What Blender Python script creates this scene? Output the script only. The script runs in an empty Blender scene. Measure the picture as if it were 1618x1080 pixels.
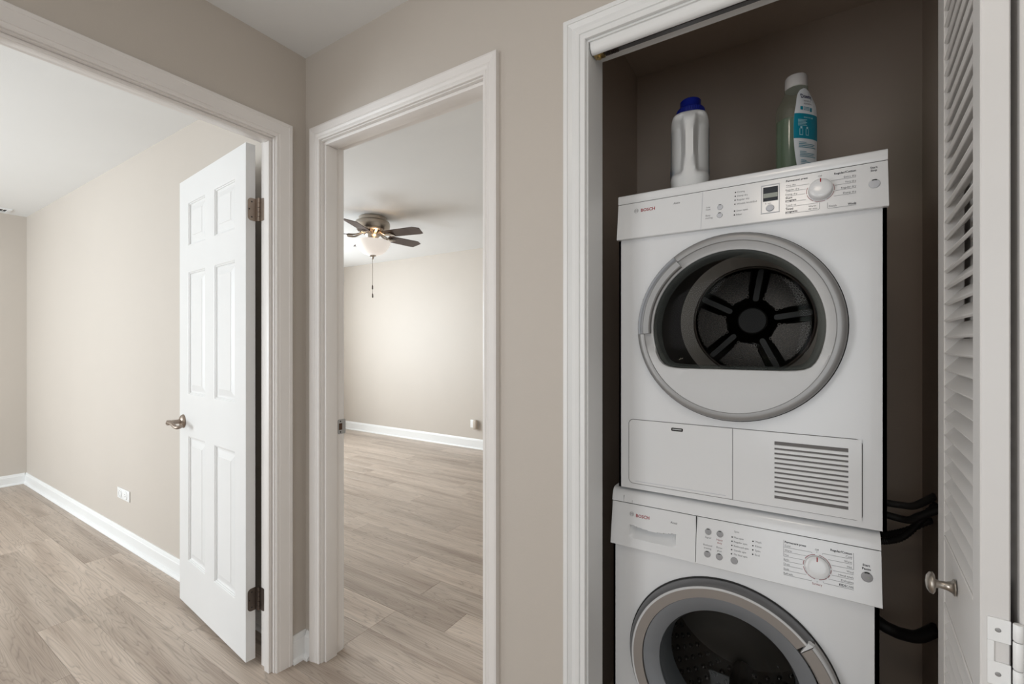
import bpy, bmesh, math, random
from mathutils import Vector, Matrix

PI = math.pi
rng = random.Random(7)
scene = bpy.context.scene
COL = scene.collection

# ------------------------------------------------------------------ camera, world, lights, exposure
cam_d = bpy.data.cameras.new('camera')
cam = bpy.data.objects.new('camera', cam_d)
COL.objects.link(cam)
cam.location = (1.7006, -1.104, 1.2667)
cam.rotation_euler = (PI / 2, 0, math.radians(32.3223))
cam_d.sensor_width = 36.0
cam_d.lens = 36.0 * 709.6 / 1618.0
cam_d.shift_y = 4.41 / 1618.0
cam_d.clip_start = 0.02
scene.camera = cam

scene.view_settings.view_transform = 'Standard'
scene.view_settings.look = 'None'
scene.view_settings.exposure = 0.0
scene.view_settings.gamma = 1.0
scene.view_settings.use_curve_mapping = False

world = bpy.data.worlds.new('daylight')
scene.world = world
world.use_nodes = True
world.node_tree.nodes['Background'].inputs[0].default_value = (0.85, 0.93, 1.0, 1)
world.node_tree.nodes['Background'].inputs[1].default_value = 1.0


def area(name, loc, target, sx, sy, power, color=(1, 1, 1)):
    d = bpy.data.lights.new(name, 'AREA')
    d.shape = 'RECTANGLE'
    d.size, d.size_y = sx, sy
    d.energy = power
    d.color = color
    o = bpy.data.objects.new(name, d)
    COL.objects.link(o)
    o.location = loc
    o.rotation_euler = (Vector(target) - Vector(loc)).to_track_quat('-Z', 'Y').to_euler()
    return o


# daylight entering through the windows of the two rooms, then two fills added for the hall
area('window_light_bedroom', (-2.45, -3.12, 1.35), (-2.45, 0, 1.25), 2.0, 1.4, 101, (0.87, 0.945, 1.0))
area('window_light_den', (-4.20, 1.05, 1.40), (0, 1.25, 1.85), 1.6, 1.4, 121, (0.87, 0.945, 1.0))
area('fill_light_hall', (2.2, -3.6, 1.20), (1.9, 0, 1.10), 1.8, 1.8, 27, (0.90, 0.955, 1.0))  # added fill from behind the camera; no window stands there
area('fill_light_left', (-0.03, -2.30, 1.20), (2.2, -1.10, 1.15), 0.9, 1.8, 23, (0.94, 0.97, 1.0))  # added fill from the left to brighten the louvers; its opening is made up


# ------------------------------------------------------------------ materials
def new_mat(name):
    m = bpy.data.materials.new(name)
    m.use_nodes = True
    nt = m.node_tree
    b = nt.nodes['Principled BSDF']
    return m, nt, b


def paint(name, col, rough=0.5, var=0.03, scale=6.0, bump=0.0, bscale=220.0, metal=0.0, spec=0.5, coat=0.0):
    m, nt, b = new_mat(name)
    N, L = nt.nodes, nt.links
    tc = N.new('ShaderNodeTexCoord')
    nz = N.new('ShaderNodeTexNoise')
    nz.inputs['Scale'].default_value = scale
    nz.inputs['Detail'].default_value = 3
    L.new(tc.outputs['Object'], nz.inputs['Vector'])
    rmp = N.new('ShaderNodeValToRGB')
    rmp.color_ramp.elements[0].position = 0.3
    rmp.color_ramp.elements[1].position = 0.7
    rmp.color_ramp.elements[0].color = tuple(c * (1 - var) for c in col) + (1,)
    rmp.color_ramp.elements[1].color = tuple(min(1, c * (1 + var)) for c in col) + (1,)
    L.new(nz.outputs['Fac'], rmp.inputs['Fac'])
    L.new(rmp.outputs['Color'], b.inputs['Base Color'])
    b.inputs['Roughness'].default_value = rough
    b.inputs['Metallic'].default_value = metal
    b.inputs['Specular IOR Level'].default_value = spec
    b.inputs['Coat Weight'].default_value = coat
    if bump > 0:
        n2 = N.new('ShaderNodeTexNoise')
        n2.inputs['Scale'].default_value = bscale
        n2.inputs['Detail'].default_value = 2
        L.new(tc.outputs['Object'], n2.inputs['Vector'])
        bp = N.new('ShaderNodeBump')
        bp.inputs['Strength'].default_value = bump
        bp.inputs['Distance'].default_value = 0.002
        L.new(n2.outputs['Fac'], bp.inputs['Height'])
        L.new(bp.outputs['Normal'], b.inputs['Normal'])
    return m


def emit(name, col, strength):
    m, nt, b = new_mat(name)
    b.inputs['Base Color'].default_value = (0.85, 0.82, 0.78, 1)
    b.inputs['Emission Color'].default_value = col + (1,)
    b.inputs['Emission Strength'].default_value = strength
    return m


def thin_glass(name, tint, gloss_ior=1.45, rough=0.02, cloudy=None, cloud=0.0):
    m, nt, b = new_mat(name)
    N, L = nt.nodes, nt.links
    out = N['Material Output']
    tr = N.new('ShaderNodeBsdfTransparent')
    tr.inputs[0].default_value = tint + (1,)
    gl = N.new('ShaderNodeBsdfGlossy')
    gl.inputs['Color'].default_value = (1, 1, 1, 1)
    gl.inputs['Roughness'].default_value = rough
    fr = N.new('ShaderNodeFresnel')
    # a thin sheet mirrors the same from both of its faces
    ge = N.new('ShaderNodeNewGeometry')
    mr = N.new('ShaderNodeMapRange')
    mr.inputs['To Min'].default_value = gloss_ior
    mr.inputs['To Max'].default_value = 1.0 / gloss_ior
    L.new(ge.outputs['Backfacing'], mr.inputs['Value'])
    L.new(mr.outputs[0], fr.inputs['IOR'])
    mx = N.new('ShaderNodeMixShader')
    L.new(fr.outputs[0], mx.inputs[0])
    if cloudy:
        df = N.new('ShaderNodeBsdfDiffuse')
        df.inputs[0].default_value = cloudy + (1,)
        m2 = N.new('ShaderNodeMixShader')
        m2.inputs[0].default_value = cloud
        L.new(tr.outputs[0], m2.inputs[1])
        L.new(df.outputs[0], m2.inputs[2])
        L.new(m2.outputs[0], mx.inputs[1])
    else:
        L.new(tr.outputs[0], mx.inputs[1])
    L.new(gl.outputs[0], mx.inputs[2])
    L.new(mx.outputs[0], out.inputs['Surface'])
    return m


def wood_floor(name):
    m, nt, b = new_mat(name)
    N, L = nt.nodes, nt.links
    tc = N.new('ShaderNodeTexCoord')
    oi = N.new('ShaderNodeObjectInfo')
    # shift the pattern plank by plank
    mul = N.new('ShaderNodeMath'); mul.operation = 'MULTIPLY'; mul.inputs[1].default_value = 57.0
    L.new(oi.outputs['Random'], mul.inputs[0])
    cmb = N.new('ShaderNodeCombineXYZ')
    L.new(mul.outputs[0], cmb.inputs[0]); L.new(mul.outputs[0], cmb.inputs[1])
    add = N.new('ShaderNodeVectorMath'); add.operation = 'ADD'
    L.new(tc.outputs['Object'], add.inputs[0]); L.new(cmb.outputs[0], add.inputs[1])

    def mapped(sx, sy):
        mp = N.new('ShaderNodeMapping'); mp.inputs['Scale'].default_value = (sx, sy, 1)
        L.new(add.outputs[0], mp.inputs['Vector'])
        return mp
    # cathedral contours
    mp1 = mapped(0.55, 7.5)
    n1 = N.new('ShaderNodeTexNoise'); n1.inputs['Scale'].default_value = 1.0; n1.inputs['Detail'].default_value = 3.0; n1.inputs['Roughness'].default_value = 0.5
    L.new(mp1.outputs[0], n1.inputs['Vector'])
    k = N.new('ShaderNodeMath'); k.operation = 'MULTIPLY'; k.inputs[1].default_value = 34.0
    L.new(n1.outputs['Fac'], k.inputs[0])
    fr = N.new('ShaderNodeMath'); fr.operation = 'FRACT'
    L.new(k.outputs[0], fr.inputs[0])
    r1 = N.new('ShaderNodeValToRGB')
    e = r1.color_ramp.elements
    e[0].position = 0.0; e[0].color = (0.0, 0.0, 0.0, 1)
    e[1].position = 0.16; e[1].color = (0.72, 0.72, 0.72, 1)
    q = e.new(0.55); q.color = (1, 1, 1, 1)
    q = e.new(0.9); q.color = (0.82, 0.82, 0.82, 1)
    q = e.new(1.0); q.color = (0.0, 0.0, 0.0, 1)
    L.new(fr.outputs[0], r1.inputs['Fac'])
    # fine fibres
    mp2 = mapped(3.0, 170.0)
    n2 = N.new('ShaderNodeTexNoise'); n2.inputs['Scale'].default_value = 1.0; n2.inputs['Detail'].default_value = 4
    L.new(mp2.outputs[0], n2.inputs['Vector'])
    # broad tone bands
    mp3 = mapped(0.7, 9.0)
    n3 = N.new('ShaderNodeTexNoise'); n3.inputs['Scale'].default_value = 1.3; n3.inputs['Detail'].default_value = 3
    L.new(mp3.outputs[0], n3.inputs['Vector'])
    # knots
    mp4 = mapped(2.6, 7.0)
    vo = N.new('ShaderNodeTexVoronoi'); vo.inputs['Scale'].default_value = 1.0
    L.new(mp4.outputs[0], vo.inputs['Vector'])
    r4 = N.new('ShaderNodeValToRGB')
    r4.color_ramp.elements[0].position = 0.02; r4.color_ramp.elements[0].color = (0.0, 0.0, 0.0, 1)
    r4.color_ramp.elements[1].position = 0.12; r4.color_ramp.elements[1].color = (1, 1, 1, 1)
    L.new(vo.outputs['Distance'], r4.inputs['Fac'])
    base = N.new('ShaderNodeValToRGB')
    eb = base.color_ramp.elements
    eb[0].position = 0.25; eb[0].color = (0.36, 0.285, 0.232, 1)
    eb[1].position = 0.78; eb[1].color = (0.62, 0.53, 0.455, 1)
    q = eb.new(0.5); q.color = (0.51, 0.428, 0.36, 1)
    L.new(n3.outputs['Fac'], base.inputs['Fac'])

    def mix(fac, a, bcol, blend='MULTIPLY'):
        mx = N.new('ShaderNodeMix'); mx.data_type = 'RGBA'; mx.blend_type = blend
        mx.inputs[0].default_value = fac
        L.new(a, mx.inputs[6]); L.new(bcol, mx.inputs[7])
        return mx.outputs[2]
    c = mix(0.27, base.outputs['Color'], r1.outputs['Color'])
    r2 = N.new('ShaderNodeValToRGB')
    r2.color_ramp.elements[0].position = 0.33; r2.color_ramp.elements[0].color = (0.62, 0.60, 0.58, 1)
    r2.color_ramp.elements[1].position = 0.6; r2.color_ramp.elements[1].color = (1, 1, 1, 1)
    L.new(n2.outputs['Fac'], r2.inputs['Fac'])
    c = mix(0.45, c, r2.outputs['Color'])
    c = mix(0.30, c, r4.outputs['Color'])
    # per plank tone
    rt = N.new('ShaderNodeValToRGB')
    rt.color_ramp.elements[0].color = (0.90, 0.89, 0.88, 1)
    rt.color_ramp.elements[1].color = (1.14, 1.13, 1.12, 1)
    L.new(oi.outputs['Random'], rt.inputs['Fac'])
    c = mix(1.0, c, rt.outputs['Color'])
    L.new(c, b.inputs['Base Color'])
    b.inputs['Roughness'].default_value = 0.38
    b.inputs['Specular IOR Level'].default_value = 0.4
    bp = N.new('ShaderNodeBump'); bp.inputs['Strength'].default_value = 0.15; bp.inputs['Distance'].default_value = 0.001
    L.new(n2.outputs['Fac'], bp.inputs['Height'])
    L.new(bp.outputs['Normal'], b.inputs['Normal'])
    return m


M = {}
M['wall'] = paint('greige_wall_paint', (0.555, 0.503, 0.447), 0.55, 0.012, 1.5, 0.12, 160)
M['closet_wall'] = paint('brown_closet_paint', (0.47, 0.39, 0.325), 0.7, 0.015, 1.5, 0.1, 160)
M['ceiling'] = paint('white_ceiling_paint', (0.80, 0.80, 0.79), 0.85, 0.01, 2, 0.15, 260)
M['trim'] = paint('ivory_trim_enamel', (0.80, 0.765, 0.735), 0.38, 0.02, 5, 0.03, 60)
M['trim_white'] = paint('white_trim_enamel', (0.82, 0.82, 0.81), 0.35, 0.01, 5, 0.02, 60)
M['door'] = paint('white_door_paint', (0.75, 0.745, 0.735), 0.42, 0.01, 5, 0.04, 90)
M['louver'] = paint('warm_white_louver_paint', (0.68, 0.66, 0.64), 0.4, 0.015, 8)
M['floor'] = wood_floor('oak_vinyl_plank')
M['subfloor'] = paint('subfloor', (0.16, 0.12, 0.09), 0.9)
M['appliance'] = paint('white_enamel', (0.78, 0.785, 0.79), 0.24, 0.006, 3, coat=0.15)
M['appliance_plastic'] = paint('white_plastic', (0.79, 0.792, 0.792), 0.17, 0.006, 3)
M['silver'] = paint('silver_plastic', (0.33, 0.325, 0.32), 0.40, 0.02, 4, metal=0.40)
M['silver_light'] = paint('light_silver_plastic', (0.60, 0.60, 0.60), 0.48, 0.01, 4, metal=0.0)
M['silver_dark'] = paint('dark_silver_plastic', (0.20, 0.20, 0.205), 0.33, 0.02, 4, metal=0.5)
M['bezel_blue'] = paint('blue_grey_plastic', (0.23, 0.245, 0.265), 0.36, 0.02, 4, metal=0.4)
M['bronze_silver'] = paint('warm_silver_plastic', (0.37, 0.345, 0.325), 0.36, 0.03, 4, metal=0.55)
M['button'] = paint('grey_button', (0.33, 0.325, 0.33), 0.4, 0.01)
M['button_light'] = paint('pale_grey_button', (0.56, 0.57, 0.60), 0.35, 0.01)
M['black'] = paint('black_plastic', (0.012, 0.012, 0.012), 0.45)
M['gap'] = paint('dark_gap', (0.02, 0.019, 0.018), 0.8)
M['slot_grey'] = paint('grey_joint', (0.16, 0.15, 0.145), 0.7)  # even mid grey for the flap joint and socket slots
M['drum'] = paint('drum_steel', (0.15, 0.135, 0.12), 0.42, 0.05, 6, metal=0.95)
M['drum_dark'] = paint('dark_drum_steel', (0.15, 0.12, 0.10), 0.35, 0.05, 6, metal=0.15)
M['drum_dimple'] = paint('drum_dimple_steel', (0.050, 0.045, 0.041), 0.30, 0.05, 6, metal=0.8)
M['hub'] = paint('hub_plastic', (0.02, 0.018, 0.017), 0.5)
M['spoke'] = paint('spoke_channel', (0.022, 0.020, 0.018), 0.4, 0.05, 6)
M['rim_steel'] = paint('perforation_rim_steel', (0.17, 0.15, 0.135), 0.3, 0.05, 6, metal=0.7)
M['gasket'] = paint('grey_rubber', (0.10, 0.11, 0.12), 0.45, 0.02)
M['lens'] = thin_glass('door_glass', (0.84, 0.84, 0.83), 1.22, 0.06)
M['lens_dryer'] = thin_glass('dryer_door_glass', (0.84, 0.84, 0.83), 1.12, 0.0)
M['lens_rim'] = thin_glass('door_glass_rim', (0.50, 0.54, 0.52), 1.25, 0.0, (0.20, 0.22, 0.21), 0.25)
M['ink'] = paint('grey_ink', (0.20, 0.20, 0.21), 0.6)
M['ink_dark'] = paint('dark_ink', (0.035, 0.035, 0.045), 0.6)
M['ink_red'] = paint('red_ink', (0.33, 0.012, 0.02), 0.5)
M['ink_rose'] = paint('rose_ink', (0.30, 0.07, 0.075), 0.6)
M['ink_line'] = paint('pale_line_ink', (0.36, 0.36, 0.37), 0.6)
M['display'] = paint('display_window', (0.018, 0.024, 0.035), 0.35, spec=0.25)
M['lcd'] = paint('display_strip', (0.36, 0.38, 0.34), 0.45, spec=0.2)
M['nickel'] = paint('satin_nickel', (0.42, 0.38, 0.335), 0.30, 0.04, 30, metal=1.0)
M['bronze'] = paint('aged_bronze_nickel', (0.33, 0.27, 0.225), 0.38, 0.06, 40, metal=0.9)
M['bronze_dark'] = paint('tarnished_bronze', (0.12, 0.095, 0.08), 0.45, 0.08, 40, metal=0.8)
M['steel'] = paint('zinc_steel', (0.36, 0.36, 0.36), 0.4, 0.05, 40, metal=0.8)
M['brass'] = paint('brass', (0.55, 0.42, 0.20), 0.35, 0.05, 40, metal=1.0)
M['hole'] = paint('latch_hole_wood', (0.07, 0.03, 0.012), 0.8)
M['blade'] = paint('walnut_blade', (0.085, 0.06, 0.052), 0.45, 0.12, 14)
M['bowl'] = emit('frosted_lit_glass', (1.0, 0.92, 0.86), 0.42)
M['outlet'] = paint('white_outlet_plastic', (0.82, 0.82, 0.81), 0.35)
M['plug'] = paint('beige_plug_plastic', (0.52, 0.45, 0.38), 0.4)
M['blue_cap'] = paint('blue_cap_plastic', (0.004, 0.012, 0.20), 0.35, 0.05)
M['jug'] = paint('white_jug_plastic', (0.70, 0.70, 0.69), 0.36, 0.01)
M['label_blue'] = paint('blue_label', (0.02, 0.16, 0.36), 0.4)
M['label_white'] = paint('white_label', (0.62, 0.64, 0.66), 0.35)
M['label_teal'] = paint('teal_label', (0.0, 0.19, 0.27), 0.35)
M['label_navy'] = paint('navy_label_ink', (0.03, 0.025, 0.08), 0.5)
M['label_pale'] = paint('pale_label_ink', (0.35, 0.55, 0.60), 0.5)
M['bottle'] = thin_glass('clear_bottle_plastic', (0.90, 0.94, 0.90), 1.5, 0.08, (0.45, 0.50, 0.40), 0.06)
M['liquid'] = thin_glass('green_softener', (0.84, 0.94, 0.86), 1.06, 0.1, (0.16, 0.30, 0.20), 0.16)
M['cap_grey'] = paint('pearl_grey_cap', (0.46, 0.43, 0.41), 0.35, 0.03)
M['hose'] = paint('black_rubber_hose', (0.012, 0.011, 0.011), 0.5)
M['hose_grey'] = paint('grey_hose', (0.045, 0.043, 0.042), 0.5)
M['lamp'] = emit('lit_lamp_glass', (1.0, 0.88, 0.75), 11.5)
M['pane'] = thin_glass('window_pane', (0.95, 0.97, 0.97), 1.45)


# ------------------------------------------------------------------ mesh helpers
def link_mesh(name, bm, mat, parent=None, smooth=30):
    bmesh.ops.recalc_face_normals(bm, faces=bm.faces)
    me = bpy.data.meshes.new(name)
    bm.to_mesh(me)
    bm.free()
    me.materials.append(mat)
    if smooth:
        me.polygons.foreach_set('use_smooth', [True] * len(me.polygons))
        me.set_sharp_from_angle(angle=math.radians(smooth))
    o = bpy.data.objects.new(name, me)
    COL.objects.link(o)
    if parent is not None:
        o.parent = parent
    return o


def share(o, loc=None, rot=None, parent=None):
    c = o.copy()
    COL.objects.link(c)
    if loc is not None:
        c.location = loc
    if rot is not None:
        c.rotation_euler = rot
    if parent is not None:
        c.parent = parent
    return c


def empty(name, loc=(0, 0, 0), rz=0.0):
    o = bpy.data.objects.new(name, None)
    o.empty_display_size = 0.05
    COL.objects.link(o)
    o.location = loc
    o.rotation_euler = (0, 0, rz)
    return o


def tag(o, label=None, category=None, group=None, kind=None):
    if label: o['label'] = label
    if category: o['category'] = category
    if group: o['group'] = group
    if kind: o['kind'] = kind
    return o


def box(bm, x0, x1, y0, y1, z0, z1, bevel=0.0, seg=2):
    vs = [bm.verts.new(c) for c in ((x0, y0, z0), (x1, y0, z0), (x1, y1, z0), (x0, y1, z0), (x0, y0, z1), (x1, y0, z1), (x1, y1, z1), (x0, y1, z1))]
    fs = [bm.faces.new([vs[i] for i in f]) for f in ((0, 3, 2, 1), (4, 5, 6, 7), (0, 1, 5, 4), (1, 2, 6, 5), (2, 3, 7, 6), (3, 0, 4, 7))]
    if bevel > 0:
        es = list({e for f in fs for e in f.edges})
        bmesh.ops.bevel(bm, geom=es, offset=bevel, segments=seg, affect='EDGES', profile=0.5)


def box_obj(name, ext, mat, parent=None, bevel=0.0, seg=2):
    bm = bmesh.new()
    box(bm, *ext, bevel=bevel, seg=seg)
    return link_mesh(name, bm, mat, parent)


def lathe(bm, prof, axis='z', c=(0, 0, 0), n=48, a0=0.0, a1=2 * PI, cap=True):
    """prof: list of (radius, height along axis)."""
    full = abs(a1 - a0 - 2 * PI) < 1e-6
    m = n if full else n + 1
    rings = []
    for r, h in prof:
        ring = []
        for i in range(m):
            a = a0 + (a1 - a0) * i / n
            if axis == 'z':
                p = (c[0] + r * math.cos(a), c[1] + r * math.sin(a), c[2] + h)
            elif axis == 'y':
                p = (c[0] + r * math.cos(a), c[1] + h, c[2] + r * math.sin(a))
            else:
                p = (c[0] + h, c[1] + r * math.cos(a), c[2] + r * math.sin(a))
            ring.append(bm.verts.new(p))
        rings.append(ring)
    for A, B in zip(rings, rings[1:]):
        for i in range(n):
            j = (i + 1) % m
            bm.faces.new((A[i], A[j], B[j], B[i]))
    if full and cap:
        for ring, (r, h) in ((rings[0], prof[0]), (rings[-1], prof[-1])):
            if r > 1e-5:
                bm.faces.new(ring)
            else:
                bmesh.ops.remove_doubles(bm, verts=ring, dist=1e-5)
    elif not full:
        if cap:
            bm.faces.new([R[0] for R in rings])
            bm.faces.new([R[-1] for R in rings])
    return rings


def lathe_obj(name, prof, mat, parent=None, axis='z', c=(0, 0, 0), n=48, a0=0.0, a1=2 * PI, cap=True, smooth=35):
    bm = bmesh.new()
    lathe(bm, prof, axis, c, n, a0, a1, cap)
    return link_mesh(name, bm, mat, parent, smooth)


def loft(bm, loops, close=True, cap0=False, cap1=False):
    R = [[bm.verts.new(p) for p in l] for l in loops]
    n = len(R[0])
    for A, B in zip(R, R[1:]):
        for i in range(n if close else n - 1):
            j = (i + 1) % n
            bm.faces.new((A[i], A[j], B[j], B[i]))
    if cap0: bm.faces.new(R[0])
    if cap1: bm.faces.new(R[-1])
    return R


def tube(bm, pts, rad, n=10, ribs=0):
    P = [Vector(p) for p in pts]
    # catmull-rom resample
    Q = []
    for i in range(len(P) - 1):
        p0 = P[max(i - 1, 0)]; p1 = P[i]; p2 = P[i + 1]; p3 = P[min(i + 2, len(P) - 1)]
        k = 8
        for s in range(k):
            t = s / k
            Q.append(0.5 * ((2 * p1) + (-p0 + p2) * t + (2 * p0 - 5 * p1 + 4 * p2 - p3) * t * t + (-p0 + 3 * p1 - 3 * p2 + p3) * t ** 3))
    Q.append(P[-1])
    if ribs:
        R = [Q[0]]
        for a, b in zip(Q, Q[1:]):
            d = (b - a).length
            m = max(1, int(d / ribs))
            for s in range(1, m + 1):
                R.append(a.lerp(b, s / m))
        Q = R
    up = Vector((0, 0, 1))
    loops = []
    for i, q in enumerate(Q):
        t = (Q[min(i + 1, len(Q) - 1)] - Q[max(i - 1, 0)]).normalized()
        s = t.cross(up)
        if s.length < 1e-3:
            s = t.cross(Vector((1, 0, 0)))
        s.normalize()
        u = s.cross(t).normalized()
        r = rad
        if ribs and i % 2: r = rad * 0.82
        loops.append([q + (s * math.cos(2 * PI * k / n) + u * math.sin(2 * PI * k / n)) * r for k in range(n)])
    loft(bm, loops, True, True, True)


def tube_obj(name, pts, rad, mat, parent=None, n=10, ribs=0):
    bm = bmesh.new()
    tube(bm, pts, rad, n, ribs)
    return link_mesh(name, bm, mat, parent, 60)


def text_bm(txt, bold=False, italic=False, res=2):
    cu = bpy.data.curves.new('lettering', 'FONT')
    cu.body = txt
    cu.size = 1.0
    cu.resolution_u = res
    cu.fill_mode = 'FRONT'
    if bold: cu.offset = 0.022
    if italic: cu.shear = 0.3
    ob = bpy.data.objects.new('lettering', cu)
    me = bpy.data.meshes.new_from_object(ob)
    bm = bmesh.new()
    bm.from_mesh(me)
    bpy.data.objects.remove(ob)
    bpy.data.curves.remove(cu)
    bpy.data.meshes.remove(me)
    xs = [v.co.x for v in bm.verts]
    x0, x1 = min(xs), max(xs)
    for v in bm.verts:
        v.co.x -= x0
    return bm, x1 - x0


def merge(dst, src, fn):
    """copy src faces into dst through point map fn."""
    mp = {}
    for v in src.verts:
        mp[v] = dst.verts.new(fn(v.co))
    for f in src.faces:
        try:
            dst.faces.new([mp[v] for v in f.verts])
        except ValueError:
            pass


# ------------------------------------------------------------------ the setting: walls, ceiling, floor
T = 0.10          # thickness of the wall with the closet
TA = 0.09         # thickness of the wall with the open bedroom door
H = 2.44
XW0, XW1 = -4.28, 3.20
YS, YN = -3.20, 3.30
OA = (-0.895, -0.131, 2.066)      # bedroom opening in wall_left: y0, y1, head
OB = (0.105, 0.900, 2.076)        # den opening in wall_back: x0, x1, head
OC = (1.239, 2.000, 2.062)        # closet opening in wall_back


def wall(name, boxes, mat):
    bm = bmesh.new()
    for b in boxes:
        box(bm, *b)
    o = link_mesh(name, bm, mat, None, 0)
    return tag(o, kind='structure')


g = 0.018   # jamb board thickness
wall('wall_back', [
    (XW0, OB[0] - g, 0, T, 0, H), (OB[0] - g, OB[1] + g, 0, T, OB[2] + g, H),
    (OB[1] + g, OC[0] - g, 0, T, 0, H), (OC[0] - g, OC[1] + g, 0, T, OC[2] + g, H), (OC[1] + g, XW1, 0, T, 0, H)], M['wall'])
wall('wall_left', [
    (-TA, 0, OA[1] + g, 0, 0, H), (-TA, 0, OA[0] - g, OA[1] + g, OA[2] + g, H), (-TA, 0, -1.80, OA[0] - g, 0, H), (-TA, 0, -2.80, -1.80, 2.10, H), (-TA, 0, YS, -2.80, 0, H)], M['wall'])  # includes an unseen opening, added to hold the left fill light
WY = (0.20, 1.90)
wall('wall_far', [
    (XW0 - 0.12, XW0, YS - 0.12, WY[0], 0, H), (XW0 - 0.12, XW0, WY[1], YN + 0.12, 0, H),
    (XW0 - 0.12, XW0, WY[0], WY[1], 0, 0.65), (XW0 - 0.12, XW0, WY[0], WY[1], 2.15, H)], M['wall'])
WX = (-3.5, -1.4)
wall('wall_front', [
    (XW0, WX[0], YS - 0.12, YS, 0, H), (WX[1], 0.0, YS - 0.12, YS, 0, H),
    (WX[0], WX[1], YS - 0.12, YS, 0, 0.6), (WX[0], WX[1], YS - 0.12, YS, 2.1, H)], M['wall'])
wall('wall_north', [(XW0, 1.0, YN, YN + 0.12, 0, H)], M['wall'])
wall('wall_den', [(1.0, 1.096, T, YN + 0.12, 0, H)], M['wall'])
wall('wall_hall', [(XW1, XW1 + 0.1, -4.7, T, 0, H)], M['wall'])
wall('wall_living', [(0.0, XW1 + 0.1, -4.82, -4.7, 0, H), (-0.09, 0.0, -4.82, YS, 0, H)], M['wall'])
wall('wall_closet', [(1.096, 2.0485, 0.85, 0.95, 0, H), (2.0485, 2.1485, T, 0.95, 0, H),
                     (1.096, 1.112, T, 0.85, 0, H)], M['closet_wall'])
bm = bmesh.new()
box(bm, XW0 - 0.12, XW1 + 0.1, -4.82, YN + 0.12, H, H + 0.1)
tag(link_mesh('ceiling', bm, M['ceiling'], None, 0), kind='structure')

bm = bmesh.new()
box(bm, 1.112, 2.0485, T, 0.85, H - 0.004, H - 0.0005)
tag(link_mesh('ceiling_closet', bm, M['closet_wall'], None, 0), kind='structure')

# floor: slab with plank parts
bm = bmesh.new()
box(bm, XW0 - 0.12, XW1 + 0.1, -4.82, YN + 0.12, -0.10, -0.008)
floor = tag(link_mesh('floor', bm, M['subfloor'], None, 0), kind='structure')
PW, PL = 0.16, 1.22


def plank_mesh(l, w):
    bm = bmesh.new()
    c = 0.0009
    lo = [(-l / 2, -w / 2), (l / 2, -w / 2), (l / 2, w / 2), (-l / 2, w / 2)]
    li = [(x - math.copysign(c, x), y - math.copysign(c, y)) for x, y in lo]
    loops = [[(x, y, -0.008) for x, y in lo], [(x, y, -c) for x, y in lo], [(x, y, 0) for x, y in li]]
    loft(bm, loops, True, True, True)
    return bm


proto = link_mesh('plank', plank_mesh(PL - 0.0004, PW - 0.0004), M['floor'], floor, 0)
known = {0: 0.0885, 1: 0.0885, 2: 0.3885, 4: -0.205, -1: -1.714, -3: -2.438}
first = True
short = {}
for r in range(-22, 22):
    y = 0.41 + (r - 1.5) * PW          # row r=2 spans .41 to .57
    if y < YS - 0.1 or y > YN + 0.1:
        continue
    off = known.get(r)
    if off is None:
        off = (r * 0.437 + 0.31 * ((r * 7) % 3)) % PL
    off = off % PL
    k0 = int(math.floor((XW0 - off) / PL)) - 1
    for k in range(k0, k0 + 10):
        a, b = off + k * PL, off + (k + 1) * PL
        a2, b2 = max(a, XW0), min(b, 2.6)
        if b2 - a2 < 0.03:
            continue
        if abs((b2 - a2) - PL) < 1e-6:
            if first:
                o = proto; first = False
            else:
                o = share(proto, parent=floor)
        else:
            o = link_mesh('plank', plank_mesh(b2 - a2, PW - 0.0004), M['floor'], floor, 0)
        o.location = ((a2 + b2) / 2, y, 0)


# ------------------------------------------------------------------ windows out of view (daylight comes in here)
def window(name, ext, axis):
    x0, x1, y0, y1, z0, z1 = ext
    w = 0.05
    bm = bmesh.new()
    if axis == 'y':
        for a, b in ((x0, x0 + w), (x1 - w, x1), ((x0 + x1) / 2 - w / 2, (x0 + x1) / 2 + w / 2)):
            box(bm, a, b, y0, y1, z0, z1)
        for a, b in ((z0, z0 + w), (z1 - w, z1)):
            box(bm, x0 + w, x1 - w, y0, y1, a, b)
    else:
        for a, b in ((y0, y0 + w), (y1 - w, y1), ((y0 + y1) / 2 - w / 2, (y0 + y1) / 2 + w / 2)):
            box(bm, x0, x1, a, b, z0, z1)
        for a, b in ((z0, z0 + w), (z1 - w, z1)):
            box(bm, x0, x1, y0 + w, y1 - w, a, b)
    o = tag(link_mesh(name, bm, M['trim_white'], None, 0), kind='structure')
    if axis == 'y':
        ym = (y0 + y1) / 2
        box_obj('pane', (x0 + w, x1 - w, ym - 0.003, ym + 0.003, z0 + w, z1 - w), M['pane'], o)
    else:
        xm = (x0 + x1) / 2
        box_obj('pane', (xm - 0.003, xm + 0.003, y0 + w, y1 - w, z0 + w, z1 - w), M['pane'], o)
    return o


window('window_1', (WX[0], WX[1], YS - 0.10, YS - 0.05, 0.6, 2.1), 'y')
window('window_2', (XW0 - 0.10, XW0 - 0.05, WY[0], WY[1], 0.65, 2.15), 'x')


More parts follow.
